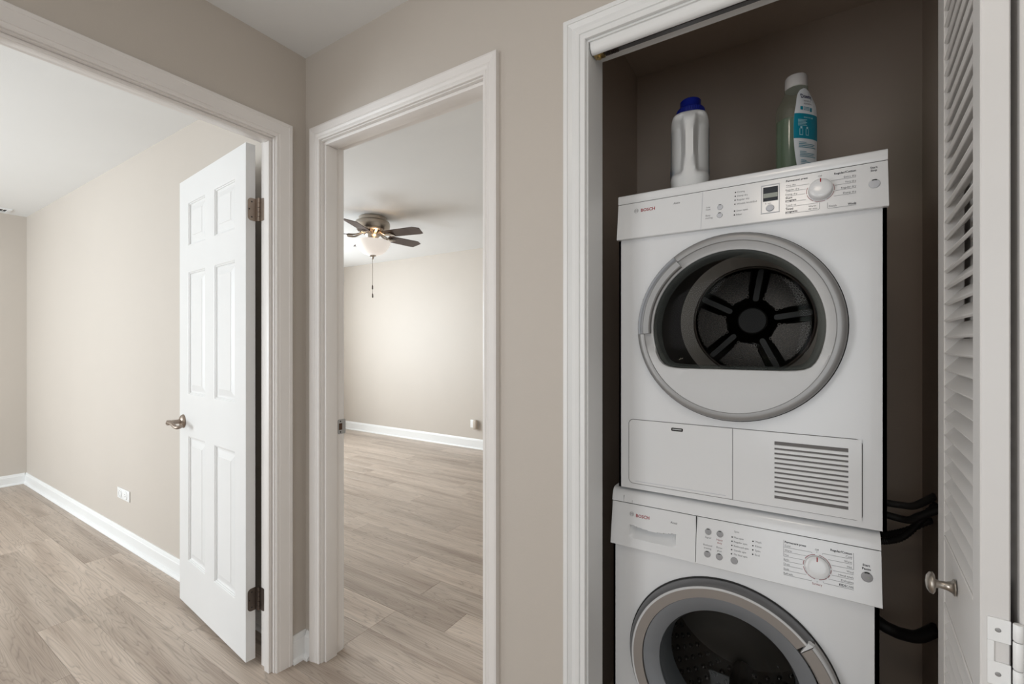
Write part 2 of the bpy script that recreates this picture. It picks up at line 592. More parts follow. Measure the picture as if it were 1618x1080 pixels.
# ------------------------------------------------------------------ casings and jambs
# profiles: (distance outward from the inner edge, thickness off the wall)
P_FLAT = [(0, 0), (0, 0.007), (0.004, 0.0095), (0.012, 0.0095), (0.0135, 0.0115), (0.047, 0.0155), (0.049, 0.0172), (0.060, 0.0172), (0.0625, 0.015), (0.0625, 0)]
P_COLO = [(0, 0), (0, 0.0075), (0.003, 0.0095), (0.010, 0.0095), (0.0115, 0.008), (0.013, 0.0095), (0.020, 0.0125), (0.026, 0.0115), (0.0275, 0.013), (0.038, 0.0155), (0.046, 0.0175), (0.0525, 0.016), (0.0525, 0)]
P_CLOS = [(0, 0), (0, 0.009), (0.002, 0.0105), (0.012, 0.0105), (0.0125, 0.0085), (0.0145, 0.0085), (0.016, 0.012), (0.026, 0.0135), (0.036, 0.0115), (0.047, 0.0165), (0.0475, 0.0185), (0.058, 0.0185), (0.0605, 0.016), (0.0605, 0)]


def casing(name, prof, a0, a1, zt, place, mat):
    """place(s, h, z): s along the wall, h off the wall."""
    bm = bmesh.new()
    loops = []
    for d, h in prof:
        loops.append([place(a0 - d, h, 0.0), place(a0 - d, h, zt + d), place(a1 + d, h, zt + d), place(a1 + d, h, 0.0)])
    R = loft(bm, loops, close=False)
    bm.faces.new([r[0] for r in R]); bm.faces.new([r[-1] for r in R])
    o = link_mesh(name, bm, mat, None, 12)
    return tag(o, kind='structure')


def jamb(parent, a0, a1, zt, depth, place, mat, stop=None, g=0.018):
    """place(s, t, z): t = depth into the wall."""
    def b3(bm, s0, s1, t0, t1, z0, z1, bevel=0):
        p = place(s0, t0, z0); q = place(s1, t1, z1)
        box(bm, min(p[0], q[0]), max(p[0], q[0]), min(p[1], q[1]), max(p[1], q[1]), min(p[2], q[2]), max(p[2], q[2]), bevel=bevel)
    for s0, s1, z0, z1 in ((a0 - g, a0, 0, zt), (a1, a1 + g, 0, zt), (a0 - g, a1 + g, zt, zt + g)):
        bm = bmesh.new()
        b3(bm, s0, s1, 0.0005, depth, z0, z1)
        link_mesh('jamb_board', bm, mat, parent, 0)
    if stop:
        t0, t1, k = stop
        for s0, s1, z0, z1 in ((a0, a0 + k, 0, zt - k), (a1 - k, a1, 0, zt - k), (a0, a1, zt - k, zt)):
            bm = bmesh.new()
            b3(bm, s0, s1, t0, t1, z0, z1, bevel=0.002)
            link_mesh('door_stop', bm, mat, parent, 30)


rv = 0.004
trimA = casing('trim_1', P_FLAT, OA[0] - rv, OA[1] + rv, OA[2] + rv, lambda s, h, z: (h, s, z), M['trim'])
jamb(trimA, OA[0], OA[1], OA[2], TA, lambda s, t, z: (-t, s, z), M['trim'], stop=(0.0150, 0.048, 0.013))
trimA2 = casing('trim_2', P_FLAT, OA[0] - rv, OA[1] + rv, OA[2] + rv, lambda s, h, z: (-TA - h, s, z), M['trim_white'])
trimB = casing('trim_3', P_COLO, OB[0] - rv, OB[1] + rv, OB[2] + rv, lambda s, h, z: (s, -h, z), M['trim'])
jamb(trimB, OB[0], OB[1], OB[2], T, lambda s, t, z: (s, t, z), M['trim'], stop=(0.012, 0.064, 0.012))
trimB2 = casing('trim_4', P_COLO, OB[0] - rv, OB[1] + rv, OB[2] + rv, lambda s, h, z: (s, T + h, z), M['trim_white'])
trimC = casing('trim_5', P_CLOS, OC[0] - 0.005, OC[1] + 0.005, OC[2] + 0.005, lambda s, h, z: (s, -h, z), M['trim_white'])
jamb(trimC, OC[0], OC[1], OC[2], T + 0.002, lambda s, t, z: (s, t, z), M['trim_white'])

# strike plate on the den jamb
bm = bmesh.new()
xs = OB[0]
pts = []
y0, y1, z0, z1, rr = 0.0755, 0.112, 0.898, 0.958, 0.006
for cy_, cz_, a in ((y1 - rr, z1 - rr, 0), (y0 + rr, z1 - rr, 90), (y0 + rr, z0 + rr, 180), (y1 - rr, z0 + rr, 270)):
    for k in range(4):
        t = math.radians(a + 30 * k)
        pts.append((cy_ + rr * math.cos(t), cz_ + rr * math.sin(t)))
loft(bm, [[(xs, y, z) for y, z in pts], [(xs + 0.0018, y, z) for y, z in pts]], True, True, True)
sp = link_mesh('strike_plate', bm, M['steel'], trimB, 30)
sp['label'] = 'grey metal strike plate'
bm = bmesh.new()
box(bm, xs + 0.0017, xs + 0.0024, 0.080, 0.0955, 0.915, 0.942, bevel=0.0)
link_mesh('latch_hole', bm, M['hole'], sp, 0)
for z in (0.906, 0.950):
    lathe_obj('screw', [(0.0, 0.0026), (0.003, 0.0024), (0.0034, 0.0015)], M['gap'], sp, 'x', (xs, 0.0875, z), 10)

# bifold track under the closet head
bm = bmesh.new()
x0, x1 = OC[0] + 0.003, OC[1] - 0.003
# rounded fascia moulding in front of the track
prof = [(0.006, 2.062), (0.006, 2.052), (0.008, 2.044), (0.013, 2.038), (0.020, 2.035), (0.0235, 2.036), (0.0235, 2.062)]
loft(bm, [[(x0, y, z) for y, z in prof], [(x1, y, z) for y, z in prof]], True, True, True)
tr = link_mesh('track_fascia', bm, M['trim_white'], trimC, 40)
bm = bmesh.new()
box(bm, x0, x1, 0.0240, 0.0255, 2.042, 2.0615)
box(bm, x0, x1, 0.0485, 0.0500, 2.042, 2.0615)
box(bm, x0, x1, 0.0255, 0.0485, 2.0600, 2.0615)
box(bm, x0, x1, 0.0255, 0.0305, 2.042, 2.0432)
box(bm, x0, x1, 0.0355, 0.0485, 2.042, 2.0432)
track = link_mesh('door_track', bm, M['silver_dark'], trimC, 0)
bm = bmesh.new()
box(bm, x0 + 0.001, x0 + 0.028, 0.0255, 0.0475, 2.0365, 2.042, bevel=0.001)
lathe(bm, [(0.006, 0), (0.006, 0.006)], 'z', (x0 + 0.014, 0.0365, 2.031), 12)
br = link_mesh('pivot_bracket', bm, M['brass'], track, 30)
br['label'] = 'brass pivot bracket at the end of the track'
bm = bmesh.new()
for k in range(9):
    box(bm, x0 + 0.031 + k * 0.004, x0 + 0.0335 + k * 0.004, 0.026, 0.044, 2.0365, 2.0420)
tag(link_mesh('toothed_strip', bm, M['bronze_dark'], track, 0), kind='stuff')


# ------------------------------------------------------------------ baseboards
def baseboard(name, p, q, nrm, mat, h=0.095, shoe=True):
    """straight run from p to q (2-D), standing off the wall along nrm."""
    prof = [(0, 0), (0.013, 0), (0.013, h - 0.022), (0.0095, h - 0.018), (0.0085, h - 0.008), (0.004, h), (0, h)]
    bm = bmesh.new()
    loft(bm, [[(e[0] + nrm[0] * d, e[1] + nrm[1] * d, z) for d, z in prof] for e in (p, q)], True, True, True)
    o = link_mesh(name, bm, mat, None, 25)
    if shoe:
        pr = [(0.0132, 0), (0.026, 0), (0.0255, 0.006), (0.022, 0.013), (0.0132, 0.017)]
        bm = bmesh.new()
        loft(bm, [[(e[0] + nrm[0] * d, e[1] + nrm[1] * d, z) for d, z in pr] for e in (p, q)], True, True, True)
        link_mesh('shoe_moulding', bm, mat, o, 40)
    return tag(o, kind='structure')


baseboard('baseboard_bedroom', (XW0, 0.0), (-TA - 0.018, 0.0), (0, -1), M['trim_white'])
baseboard('baseboard_far', (XW0, -0.013), (XW0, YS), (1, 0), M['trim_white'])
baseboard('baseboard_den', (XW0, YN), (1.0, YN), (0, -1), M['trim_white'], h=0.118)
baseboard('baseboard_left', (0.0, -0.0650), (0.0, 0.0), (1, 0), M['trim_white'], h=0.105)
baseboard('baseboard_back', (0.013, 0.0), (0.0475, 0.0), (0, -1), M['trim_white'], h=0.105)
baseboard('baseboard_hall', (0.958, 0.0), (1.172, 0.0), (0, -1), M['trim_white'], h=0.105)


# ------------------------------------------------------------------ six panel bedroom door, standing open
door = tag(empty('door_1', (-0.1168, -0.1773, 0.0), math.radians(175.06)),
           'white six panel door standing open into the bedroom, lever handle on its free edge', 'door', kind='structure')
DW, DT, DZ0, DZ1 = 0.742, 0.035, 0.025, 2.058
colsx = [(0.101, 0.316), (0.416, 0.630)]
rowsz = [(0.240, 0.835), (1.030, 1.613), (1.735, 1.942)]
bm = bmesh.new()
for a, b in ((0, colsx[0][0]), (colsx[0][1], colsx[1][0]), (colsx[1][1], DW)):
    box(bm, a, b, -DT, 0, DZ0, DZ1)
zs = [DZ0] + [v for r in rowsz for v in r] + [DZ1]
for i in range(0, len(zs), 2):
    for c in colsx:
        box(bm, c[0], c[1], -DT, 0, zs[i], zs[i + 1])
link_mesh('door_slab', bm, M['door'], door, 0)
for c in colsx:
    for r in rowsz:
        bm = bmesh.new()
        ins = [(0, 0), (0.004, -0.0015), (0.0045, -0.004), (0.009, -0.0055), (0.0095, -0.0085), (0.013, -0.0105), (0.020, -0.0105), (0.046, -0.0035), (0.047, -0.0022)]
        for side in (0, 1):
            loops = []
            for d, y in ins:
                yy = y if side == 0 else -DT - y
                loops.append([(c[0] + d, yy, r[0] + d), (c[1] - d, yy, r[0] + d), (c[1] - d, yy, r[1] - d), (c[0] + d, yy, r[1] - d)])
            loft(bm, loops, True, False, True)
        link_mesh('door_panel', bm, M['door'], door, 10)
# lever handle
hx, hz = 0.689, 0.898
hd = bmesh.new()
lathe(hd, [(0.0, 0.0165), (0.014, 0.0165), (0.021, 0.014), (0.029, 0.009), (0.0325, 0.003), (0.033, 0.0005)], 'y', (hx, 0, hz), 28)
lever = link_mesh('lever_handle', hd, M['bronze'], door, 40)
bm = bmesh.new()
lathe(bm, [(0.0125, 0.012), (0.0115, 0.018), (0.0105, 0.022), (0.0105, 0.050), (0.012, 0.056), (0.012, 0.066), (0.0, 0.068)], 'y', (hx, 0, hz), 20)
link_mesh('handle_neck', bm, M['bronze'], lever, 40)
bm = bmesh.new()
path = [(hx + 0.012, 0.060, hz - 0.004), (hx, 0.062, hz + 0.002), (hx - 0.02, 0.062, hz + 0.003), (hx - 0.05, 0.060, hz - 0.001), (hx - 0.075, 0.058, hz - 0.009), (hx - 0.092, 0.054, hz - 0.013), (hx - 0.102, 0.046, hz - 0.011), (hx - 0.098, 0.038, hz - 0.008)]
tube(bm, path, 0.0082, 10)
link_mesh('handle_lever', bm, M['bronze'], lever, 60)
# the rosette on the far side of the door
bm = bmesh.new()
lathe(bm, [(0.033, -DT - 0.0005), (0.0325, -DT - 0.003), (0.021, -DT - 0.013), (0.011, -DT - 0.02), (0.0105, -DT - 0.05), (0.0, -DT - 0.052)], 'y', (hx, 0, hz), 24)
link_mesh('inner_rosette', bm, M['bronze'], lever, 40)


def rounded_leaf(bm, w, h, t, rad, place):
    pts = [(0, -h / 2), (0, h / 2)]
    for a in range(0, 91, 18):
        pts.append((w - rad + rad * math.sin(math.radians(a)), h / 2 - rad + rad * math.cos(math.radians(a))))
    for a in range(0, 91, 18):
        pts.append((w - rad + rad * math.cos(math.radians(a)), -h / 2 + rad - rad * math.sin(math.radians(a))))
    loft(bm, [[place(u, v, 0) for u, v in pts], [place(u, v, t) for u, v in pts]], True, True, True)


pv = door.matrix_basis.inverted() @ Vector((-0.1005, -0.1355, 0))   # pin position in door space (x, y)
for z, mat in ((1.801, M['bronze']), (0.262, M['bronze_dark'])):
    bm = bmesh.new()
    # leaf let into the hinge edge of the door (face x = 0)
    rounded_leaf(bm, 0.0285, 0.089, 0.0016, 0.014, lambda u, v, t: (-t, -DT - 0.0005 + u, z + v))
    # folded strip from the leaf to the pin
    box(bm, min(pv.x, -0.002), 0.0, -DT - 0.003, -DT - 0.0005, z - 0.0445, z + 0.0445)
    h1 = link_mesh('hinge', bm, mat, door, 30)
    bm = bmesh.new()
    for k in range(5):
        za = z - 0.0455 + k * 0.0182
        lathe(bm, [(0.0045, 0), (0.0058, 0.0006), (0.0058, 0.0172), (0.0045, 0.0178)], 'z', (pv.x, pv.y, za), 14)
    lathe(bm, [(0.0, 0.0), (0.004, 0.001), (0.004, 0.003), (0.003, 0.004)], 'z', (pv.x, pv.y, z + 0.0455), 12)
    link_mesh('hinge_knuckle', bm, mat, h1, 40)
    # leaf on the jamb
    bm = bmesh.new()
    Winv = door.matrix_basis.inverted()
    def jl(u, v, t):
        p = Winv @ Vector((-0.0995 + u, OA[1] - 0.0003 - t, z + v))
        return (p.x, p.y, p.z)
    rounded_leaf(bm, 0.036, 0.089, 0.0016, 0.014, jl)
    link_mesh('jamb_leaf', bm, mat, h1, 30)
    for dv, du in ((0.030, 0.0135), (0.0, 0.0225), (-0.030, 0.0135)):
        bm = bmesh.new()
        lathe(bm, [(0.0, -0.0024), (0.0026, -0.0022), (0.0030, -0.0016)], 'x', (0.0, -DT + du, z + dv), 10)
        link_mesh('screw', bm, M['gap'], h1, 30)


# ------------------------------------------------------------------ bifold louvered closet door, folded open
ang = math.radians(5.1)
LN = Vector((1.8945, -0.3187))
LW, LT = 0.36, 0.026
bif = tag(empty('door_2', (LN.x, LN.y, 0), PI / 2 - ang),
          'white louvered bifold closet door folded open beside the washer, round knob on its middle rail', 'door', kind='structure')
z_rails = [(0.02, 0.105), (0.815, 0.927), (1.955, 2.030)]
st_n, st_f = 0.045, 0.070
PITCH = 0.0287


def slat_bm(l):
    bm = bmesh.new()
    th = math.radians(50)
    w, t = 0.0340, 0.0056
    prof = []
    base = [(-w / 2, -t / 2 + 0.001), (-w / 2 + 0.001, -t / 2), (w / 2 - 0.001, -t / 2), (w / 2, -t / 2 + 0.001), (w / 2, t / 2 - 0.001), (w / 2 - 0.001, t / 2), (-w / 2 + 0.001, t / 2), (-w / 2, t / 2 - 0.001)]
    for a, b in base:      # a runs from the back (high) to the front (low)
        prof.append((a * math.cos(th) - b * math.sin(th) * -1 * 0, 0))
    loops = []
    for x in (0.0, l):
        loops.append([(x, a * math.cos(th) + b * math.sin(th), -a * math.sin(th) + b * math.cos(th)) for a, b in base])
    loft(bm, loops, True, True, True)
    return bm


slat_proto = None
for li, y_off in enumerate((0.0, -0.0335)):
    # local y = 0 is the left face, leaf thickness runs to -LT
    bm = bmesh.new()
    ya, yb = y_off - LT, y_off
    box(bm, 0, st_n, ya, yb, 0.02, 2.03, bevel=0.0015, seg=1)
    box(bm, LW - st_f, LW, ya, yb, 0.02, 2.03, bevel=0.0015, seg=1)
    for a, b in z_rails:
        box(bm, st_n, LW - st_f, ya + 0.0015, yb - 0.0015, a, b, bevel=0.001, seg=1)
    # small sticking moulding around the louvers
    for za, zb in ((z_rails[0][1], z_rails[1][0]), (z_rails[1][1], z_rails[2][0])):
        for zz in (za, zb - 0.006):
            box(bm, st_n, LW - st_f, ya + 0.003, yb + 0.0005, zz, zz + 0.006, bevel=0.0012, seg=1)
    leaf = link_mesh('folding_leaf', bm, M['louver'], bif, 30)
    for za, zb in ((z_rails[0][1] + 0.006, z_rails[1][0] - 0.006), (z_rails[1][1] + 0.006, z_rails[2][0] - 0.006)):
        n = int((zb - za - 0.012) / PITCH)
        for k in range(n + 1):
            z = za + 0.014 + k * PITCH
            if slat_proto is None:
                o = slat_proto = link_mesh('slat', slat_bm(LW - st_n - st_f), M['louver'], leaf, 30)
            else:
                o = share(slat_proto, parent=leaf)
            # the second leaf shows its back, so its slats slope the other way
            o.location = (st_n, (ya + yb) / 2, z)
            if li == 1:
                o.location = (st_n + (LW - st_n - st_f), (ya + yb) / 2, z)
                o.rotation_euler = (0, 0, PI)
# knob
bm = bmesh.new()
kx, kz = 0.176, 0.888
lathe(bm, [(0.0125, 0.0002), (0.0125, 0.002), (0.009, 0.004), (0.0062, 0.010), (0.0055, 0.018), (0.0068, 0.023)], 'y', (kx, 0, kz), 24)
knob = link_mesh('knob', bm, M['nickel'], bif, 40)
knob['label'] = 'brushed nickel mushroom knob'
bm = bmesh.new()
lathe(bm, [(0.0068, 0.0225), (0.013, 0.0235), (0.0165, 0.0255), (0.0168, 0.027), (0.0155, 0.030), (0.010, 0.0335), (0.0, 0.035)], 'y', (kx, 0, kz), 28)
link_mesh('knob_head', bm, M['nickel'], knob, 50)
# hinge between the leaves on their near edges (x = 0 faces)
bm = bmesh.new()
hzc = 0.891
for y0_, y1_ in ((-LT, -0.006),):
    box(bm, -0.0022, 0.0, y0_, y1_, hzc - 0.041, hzc - 0.0125, bevel=0.0006, seg=1)
    box(bm, -0.0022, 0.0, y0_, y1_, hzc + 0.0125, hzc + 0.041, bevel=0.0006, seg=1)
    box(bm, -0.0022, 0.0, -0.0115, y1_, hzc - 0.0125, hzc + 0.0125)
box(bm, -0.0022, 0.0, -0.0335 - 0.020, -0.0335, hzc - 0.040, hzc + 0.040, bevel=0.0006, seg=1)
hg = link_mesh('hinge', bm, M['trim_white'], bif, 30)
bm = bmesh.new()
for a, b in ((-0.041, -0.0145), (-0.0135, 0.0195), (0.0205, 0.041)):
    lathe(bm, [(0.0040, a), (0.0048, a + 0.001), (0.0048, b - 0.001), (0.0040, b)], 'z', (-0.0042, -0.0315, hzc), 16)
link_mesh('hinge_knuckle', bm, M['trim_white'], hg, 40)
for z in (hzc - 0.027, hzc + 0.027):
    lathe_obj('screw', [(0.0, -0.0030), (0.0022, -0.0028), (0.0030, -0.0021)], M['steel'], hg, 'x', (0, -0.015, z), 10)


# ------------------------------------------------------------------ washer and dryer
def plate_hole(bm, x0, x1, z0, z1, cx, cz, r, y, n=72):
    angs = [2 * PI * i / n for i in range(n)]
    for X, Z in ((x0, z0), (x1, z0), (x1, z1), (x0, z1)):
        angs.append(math.atan2(Z - cz, X - cx) % (2 * PI))
    angs = sorted(set(round(a, 6) for a in angs))
    inn, out = [], []
    for a in angs:
        c, s = math.cos(a), math.sin(a)
        k = min([(x1 - cx) / c if c > 1e-9 else 1e9, (x0 - cx) / c if c < -1e-9 else 1e9,
                 (z1 - cz) / s if s > 1e-9 else 1e9, (z0 - cz) / s if s < -1e-9 else 1e9])
        inn.append((cx + r * c, y, cz + r * s))
        out.append((cx + k * c, y, cz + k * s))
    A = [bm.verts.new(p) for p in inn]; B = [bm.verts.new(p) for p in out]
    D = [bm.verts.new((p[0], y + 0.03, p[2])) for p in inn]
    m = len(angs)
    for i in range(m):
        j = (i + 1) % m
        bm.faces.new((A[i], A[j], B[j], B[i]))
        bm.faces.new((A[i], D[i], D[j], A[j]))


def prism(bm, prof, x0, x1, bevel=0):
    """prof in (y, z), extruded along x."""
    loft(bm, [[(x, y, z) for y, z in prof] for x in (x0, x1)], True, True, True)


STYLE = {'n': ('ink', 0, 0), 'b': ('ink_dark', 1, 0), 'r': ('ink_red', 1, 0), 'i': ('ink_dark', 0, 1), 'd': ('ink_rose', 0, 0)}
CAPH = 0.0046


def lettering(parent, items, surf):
    """items: (text, x0, x1, z centre, style) printed on the panel surface."""
    groups = {}
    for txt, x0, x1, z, st in items:
        groups.setdefault(st, []).append((txt, x0, x1, z))
    for st, L in groups.items():
        mk, bold, it = STYLE[st]
        dst = bmesh.new()
        for txt, x0, x1, z in L:
            src, w = text_bm(txt, bold, it)
            k = (x1 - x0) / w
            # keep a steady letter height, as the panels use one type size
            ys = 0.0062 if st == 'n' else 0.0066
            if st == 'r': ys = k
            if st == 'i': ys = 0.0078
            low = any(ch in 'gpqy' for ch in txt)
            merge(dst, src, lambda c: surf(x0 + c.x * k, z + (c.y - 0.33) * ys, 0.0004))
            src.free()
        tag(link_mesh('printed_lettering', dst, M[mk], parent, 0), kind='stuff')


def logo(parent, x, z, r, surf):
    bm = bmesh.new()
    def ringflat(r0, r1, a0, a1, n=28):
        A = [bm.verts.new(surf(x + r0 * math.cos(a0 + (a1 - a0) * i / n), z + r0 * math.sin(a0 + (a1 - a0) * i / n), 0.0004)) for i in range(n + 1)]
        B = [bm.verts.new(surf(x + r1 * math.cos(a0 + (a1 - a0) * i / n), z + r1 * math.sin(a0 + (a1 - a0) * i / n), 0.0004)) for i in range(n + 1)]
        for i in range(n):
            bm.faces.new((A[i], A[i + 1], B[i + 1], B[i]))
    def rect(x0, x1, z0, z1):
        bm.faces.new([bm.verts.new(surf(x + a * r, z + b * r, 0.0005)) for a, b in ((x0, z0), (x1, z0), (x1, z1), (x0, z1))])
    ringflat(r * 0.86, r, 0, 2 * PI)
    # armature inside the circle
    rect(-0.42, -0.26, -0.62, 0.62); rect(0.26, 0.42, -0.62, 0.62); rect(-0.26, 0.26, -0.12, 0.12)
    ringflat(r * 0.58, r * 0.74, PI * 0.78, PI * 1.22, 8)
    ringflat(r * 0.58, r * 0.74, -PI * 0.22, PI * 0.22, 8)
    tag(link_mesh('round_emblem', bm, M['button'], parent, 0), kind='stuff')


def dots(parent, L, surf):
    bm = bmesh.new()
    for x, z in L:
        n = 10
        bm.faces.new([bm.verts.new(surf(x + 0.0017 * math.cos(2 * PI * i / n), z + 0.0017 * math.sin(2 * PI * i / n), 0.0005)) for i in range(n)])
    tag(link_mesh('indicator_lights', bm, M['black'], parent, 0), kind='stuff')


def lines(parent, L, surf, name='printed_lines', mat='ink_line', w=0.00045):
    bm = bmesh.new()
    for pts in L:
        for (xa, za), (xb, zb) in zip(pts, pts[1:]):
            d = Vector((xb - xa, zb - za)).normalized()
            nx, nz = -d.y * w, d.x * w
            bm.faces.new([bm.verts.new(surf(a, b, 0.0004)) for a, b in ((xa - nx, za - nz), (xb - nx, zb - nz), (xb + nx, zb + nz), (xa + nx, za + nz))])
    tag(link_mesh(name, bm, M[mat], parent, 0), kind='stuff')


def arc_print(parent, cx, cz, r0, r1, segs, surf, mat):
    bm = bmesh.new()
    for a0, a1 in segs:
        n = max(3, int(abs(a1 - a0) / 8))
        A, B = [], []
        for i in range(n + 1):
            a = math.radians(a0 + (a1 - a0) * i / n)
            A.append(bm.verts.new(surf(cx + r0 * math.cos(a), cz + r0 * math.sin(a), 0.0005)))
            B.append(bm.verts.new(surf(cx + r1 * math.cos(a), cz + r1 * math.sin(a), 0.0005)))
        for i in range(n):
            bm.faces.new((A[i], A[i + 1], B[i + 1], B[i]))
    tag(link_mesh('dial_ring_marks', bm, M[mat], parent, 0), kind='stuff')


def button(parent, x, z, r, surf, mat, mark=True, h=0.0022, rz=None):
    bm = bmesh.new()
    rz = rz or r
    loops = []
    for k, hh in ((1.0, 0.0002), (1.0, h * 0.55), (0.93, h * 0.9), (0.8, h)):
        loops.append([surf(x + r * k * math.cos(2 * PI * i / 24), z + rz * k * math.sin(2 * PI * i / 24), hh) for i in range(24)])
    loft(bm, loops, True, True, True)
    o = link_mesh('push_button', bm, M[mat], parent, 35)
    if mark:
        bm = bmesh.new()
        A = [bm.verts.new(surf(x + r * k * math.cos(math.radians(a)), z + rz * k * math.sin(math.radians(a)), h + 0.0006)) for k in (0.78, 1.02) for a in (62, 76, 90, 104, 118)]
        for i in range(4):
            bm.faces.new((A[i], A[i + 1], A[6 + i], A[5 + i]))
        link_mesh('button_light', bm, M['black'], o, 0)
    return o


def frame_bezel(bm, x0, x1, z0, z1, w, h, surf):
    o = [(x0, z0), (x1, z0), (x1, z1), (x0, z1)]
    i = [(x0 + w, z0 + w), (x1 - w, z0 + w), (x1 - w, z1 - w), (x0 + w, z1 - w)]
    loft(bm, [[surf(a, b, 0.0001) for a, b in o], [surf(a, b, h) for a, b in o], [surf(a, b, h) for a, b in i], [surf(a, b, 0.0001) for a, b in i]], True)


def dshape(r, flat, n=96, k=14.0):
    """outline of a round window with a flat bottom: list of (angle, radius)."""
    out = []
    for i in range(n):
        a = 2 * PI * i / n
        s = math.sin(a)
        rr = r
        if s < -1e-3:
            d = flat / -s
            rr = (r ** -k + d ** -k) ** (-1 / k)
        out.append((a, rr))
    return out


def body_shell(bm, w, d, z0, z1, y0):
    # open-fronted cabinet: two sides, back, top and bottom sheets
    t = 0.012
    box(bm, 0.002, t + 0.003, y0, d, z0, z1)
    box(bm, w - t - 0.003, w - 0.002, y0, d, z0, z1)
    box(bm, t + 0.003, w - t - 0.003, d - t, d, z0, z1)
    box(bm, t + 0.003, w - t - 0.003, y0 + 0.002, d - t, z1 - t, z1)
    box(bm, t + 0.003, w - t - 0.003, y0 + 0.002, d - t, z0, z0 + t)


# ---- dryer -------------------------------------------------
DX, DY = 1.264, 0.165
dry = tag(empty('clothes_dryer', (DX, DY, 0.0)), 'white front loading dryer stacked on top of the washer, glass door with perforated drum behind', 'dryer')
W6 = 0.606
ZB, ZP0, ZP1, ZT = 0.857, 1.567, 1.670, 1.697
bm = bmesh.new()
body_shell(bm, W6, 0.58, ZB, ZT - 0.004, 0.012)
dcx, dcz = 0.2984, 1.3112
plate_hole(bm, 0.0015, W6 - 0.0015, ZB, ZP0 + 0.02, dcx, dcz, 0.205, 0.0)
box(bm, 0.0015, 0.008, 0.0, 0.012, ZB, ZP0 + 0.02)
box(bm, W6 - 0.009, W6 - 0.0015, 0.0, 0.012, ZB, ZP0 + 0.02)
link_mesh('cabinet', bm, M['appliance'], dry, 20)
bm = bmesh.new()
prism(bm, [(0.0, ZP1 + 0.0015), (-0.001, ZP1 + 0.004), (-0.001, ZT - 0.006), (0.001, ZT - 0.002), (0.005, ZT), (0.578, ZT), (0.578, ZP1 + 0.0015)], 0.0, W6)
link_mesh('top_cover', bm, M['appliance_plastic'], dry, 40)
box_obj('panel_seam', (0.003, W6 - 0.003, 0.0015, 0.010, ZP1 - 0.0008, ZP1 + 0.002), M['gap'], dry)


def dsurf(x, z, h):
    t = (ZP1 - z) / (ZP1 - ZP0)
    return (x, -0.015 * t - h * 0.9896, z + h * 0.144)


bm = bmesh.new()
prism(bm, [(0.0, ZP1), (-0.0145, ZP0 + 0.0015), (-0.013, ZP0), (0.006, ZP0), (0.006, ZP1)], 0.0, W6)
cp = link_mesh('control_panel', bm, M['appliance_plastic'], dry, 20)
T_DRY = [
    ('BOSCH', 0.0666, 0.1057, 1.6455, 'r'), ('Axxis', 0.1542, 0.1720, 1.6505, 'i'),
    ('Low', 0.2383, 0.2478, 1.6248, 'n'), ('heat', 0.2380, 0.2487, 1.6185, 'n'), ('Easy', 0.2374, 0.2487, 1.6024, 'n'), ('ironing', 0.2374, 0.2541, 1.5956, 'n'),
    ('Drying', 0.3114, 0.3276, 1.6530, 'n'), ('Damp dry', 0.3112, 0.3342, 1.6426, 'n'), ('Regular dry', 0.3104, 0.3380, 1.6324, 'n'),
    ('Wrinkle block/End', 0.3099, 0.3544, 1.6219, 'n'), ('Door open', 0.3097, 0.3347, 1.6043, 'n'), ('Filter', 0.3092, 0.3222, 1.5938, 'n'), ('h  min', 0.3728, 0.3850, 1.6114, 'n'),
    ('Permanent press', 0.4160, 0.4595, 1.6600, 'b'), ('Very dry', 0.4160, 0.4358, 1.6487, 'n'), ('Regular dry', 0.4154, 0.4428, 1.6375, 'n'), ('Damp dry', 0.4150, 0.4391, 1.6262, 'n'),
    ('Short', 0.4150, 0.4289, 1.6176, 'b'), ('program', 0.4150, 0.4368, 1.6113, 'b'), ('Touch up', 0.4150, 0.4364, 1.5994, 'n'), ('Timed', 0.4151, 0.4306, 1.5900, 'b'), ('programs', 0.4151, 0.4391, 1.5833, 'b'),
    ('Warm', 0.4608, 0.4754, 1.5893, 'n'), ('40 min.', 0.4607, 0.4785, 1.5830, 'n'), ('Finish', 0.5001, 0.5143, 1.5833, 'n'), ('Off', 0.4796, 0.4875, 1.6593, 'n'),
    ('Regular/Cotton', 0.5104, 0.5503, 1.6590, 'b'), ('Extra dry', 0.5282, 0.5504, 1.6476, 'n'), ('Very dry', 0.5301, 0.5502, 1.6353, 'n'), ('Regular dry', 0.5229, 0.5501, 1.6227, 'n'), ('Damp dry', 0.5264, 0.5502, 1.6102, 'n'),
    ('Wools', 0.5346, 0.5498, 1.5828, 'b'), ('Start', 0.5755, 0.5881, 1.6586, 'b'), ('Stop', 0.5761, 0.5874, 1.6520, 'b')]
lettering(cp, T_DRY, dsurf)
logo(cp, 0.0533, 1.6460, 0.0062, dsurf)
dots(cp, [(0.3066, 1.6528), (0.3063, 1.6427), (0.3059, 1.6324), (0.3055, 1.6220), (0.3051, 1.6042), (0.3049, 1.5939)], dsurf)
lines(cp, [[(0.416, 1.6444), (0.4625, 1.6444)], [(0.416, 1.6332), (0.4560, 1.6332)], [(0.416, 1.6220), (0.4546, 1.6220)], [(0.416, 1.6073), (0.4560, 1.6073)], [(0.416, 1.5953), (0.479, 1.5953)],
           [(0.415, 1.5790), (0.479, 1.5785), (0.4822, 1.581), (0.4822, 1.5953)],
           [(0.550, 1.6435), (0.5040, 1.6435)], [(0.550, 1.6313), (0.5109, 1.6313)], [(0.550, 1.6186), (0.5128, 1.6186)], [(0.550, 1.6060), (0.5093, 1.6060)],
           [(0.5497, 1.5784), (0.4985, 1.5784), (0.4973, 1.580), (0.4973, 1.5927)], [(0.4836, 1.6545), (0.4836, 1.6565)]], dsurf)
